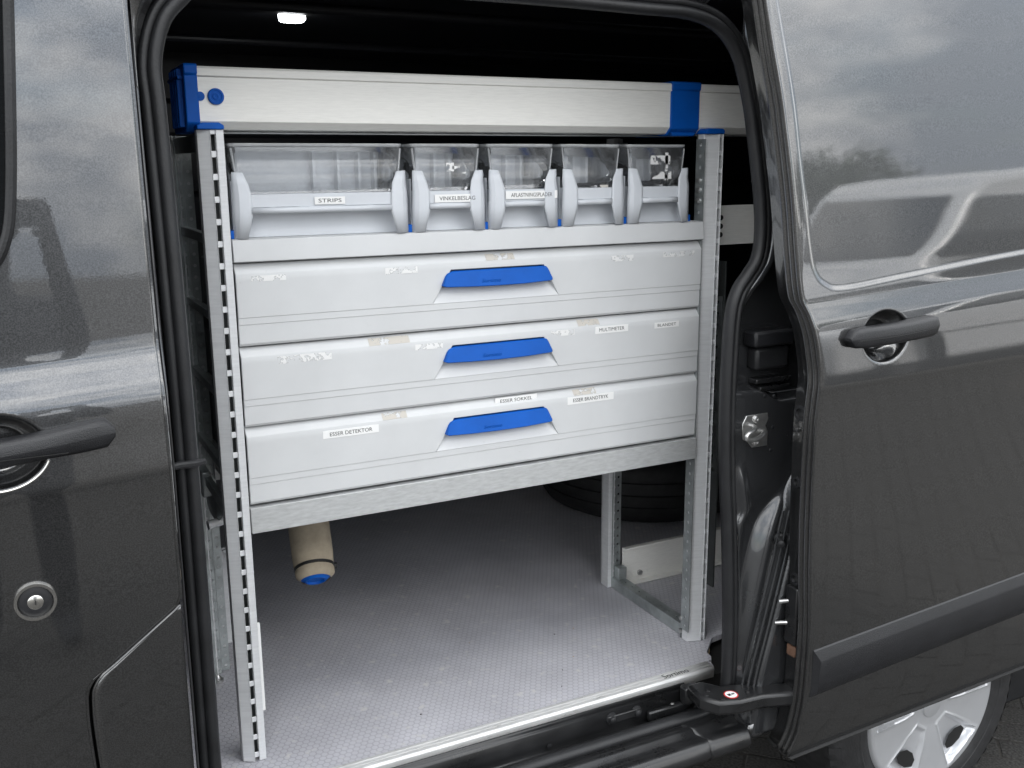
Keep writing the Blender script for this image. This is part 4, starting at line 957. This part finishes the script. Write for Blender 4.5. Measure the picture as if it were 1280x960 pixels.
# ------------------------------------------------------------------ the photographer, mirrored in the paint
per = thing('person', 'person in dark jacket and trousers holding up a phone, mirrored in the front door', 'person', (-.42, -2.25, GROUND))
V, Ed, Rd = [], [], []
def jv(p, r, parent=None):
    V.append(p); Rd.append(r)
    if parent is not None: Ed.append((parent, len(V) - 1))
    return len(V) - 1
pel = jv((-.42, -2.25, .38), (.16, .115)); bel = jv((-.42, -2.25, .54), (.15, .11), pel); che = jv((-.42, -2.25, .74), (.175, .12), bel)
nb = jv((-.42, -2.235, .88), (.085, .075), che); nk = jv((-.42, -2.215, .955), (.055, .055), nb)
hd0 = jv((-.415, -2.19, 1.015), (.068, .082), nk); hd1 = jv((-.412, -2.185, 1.085), (.078, .098), hd0); jv((-.412, -2.19, 1.145), (.055, .07), hd1)
jv((-.412, -2.085, 1.06), (.012, .014), hd1)
for sg, cxp in ((1, -.42), (-1, -.42)):
    sh = jv((cxp + sg * .185, -2.235, .845), (.068, .07), che); el = jv((cxp + sg * .25, -2.05, .69), (.05, .05), sh)
    wr_ = jv((-.3407 + sg * .098, -1.845, 1.00), (.030, .030), el); pa = jv((-.3407 + sg * .088, -1.80, 1.075), (.030, .020), wr_)
    for k in range(4):
        b_ = jv((-.3407 + sg * (.083 + .002 * k), -1.782, 1.092 + .017 * k), (.0095, .0095), pa)
        c_ = jv((-.3407 + sg * (.078 + .002 * k), -1.758, 1.094 + .018 * k), (.0085, .0085), b_)
        jv((-.3407 + sg * (.062 + .004 * k), -1.752, 1.096 + .018 * k), (.0075, .0075), c_)
    b_ = jv((-.3407 + sg * .072, -1.795, 1.062), (.011, .011), pa); jv((-.3407 + sg * .05, -1.775, 1.078), (.009, .009), b_)
    hp = jv((cxp + sg * .095, -2.25, .32), (.095, .10), pel); kn = jv((cxp + sg * .11, -2.23, -.06), (.062, .068), hp)
    an = jv((cxp + sg * .12, -2.26, -.455), (.045, .05), kn); jv((cxp + sg * .135, -2.12, -.505), (.042, .035), an)
pm = bpy.data.meshes.new('body'); pm.from_pydata(V, Ed, [])
pm.materials.append(mat('dark_clothing', (.025, .027, .032), .85, noise=.2, nscale=20))
po = bpy.data.objects.new('body', pm); COL.objects.link(po); po.parent = per; po.location = -per.location
sk = po.modifiers.new('skin', 'SKIN'); sk.use_smooth_shade = True
pm.skin_vertices if len(pm.skin_vertices) else None
if not len(pm.skin_vertices):
    bm = bmesh.new(); bm.from_mesh(pm); bm.verts.layers.skin.verify(); bm.to_mesh(pm); bm.free()
for i, r_ in enumerate(Rd): pm.skin_vertices[0].data[i].radius = r_
pm.skin_vertices[0].data[0].use_root = True
po.modifiers.new('smooth', 'SUBSURF').render_levels = 2
# head of hair and face tone
hm = MB().lathe((-.412, -2.20, 1.09), (0, -.25, 1), [(.088, -.01), (.093, .03), (.080, .075), (.045, .10), (0, .108)], 24).build('hair', mat('dark_hair', (.03, .022, .016), .6), per, smooth=60)
ph = thing('phone', 'dark phone held up at eye height by the person', 'phone', (-.3407, -1.744, 1.08))
MB().box(-.415, -.2665, -1.748, -1.740, 1.083, 1.156).build('phone_body', 'glass', ph, bevel=.003)
MB().lathe((-.29, -1.7398, 1.137), (0, 1, 0), [(.008, 0), (.008, .0015), (.005, .0018), (0, .001)], 18).build('phone_lens', 'glass', ph)
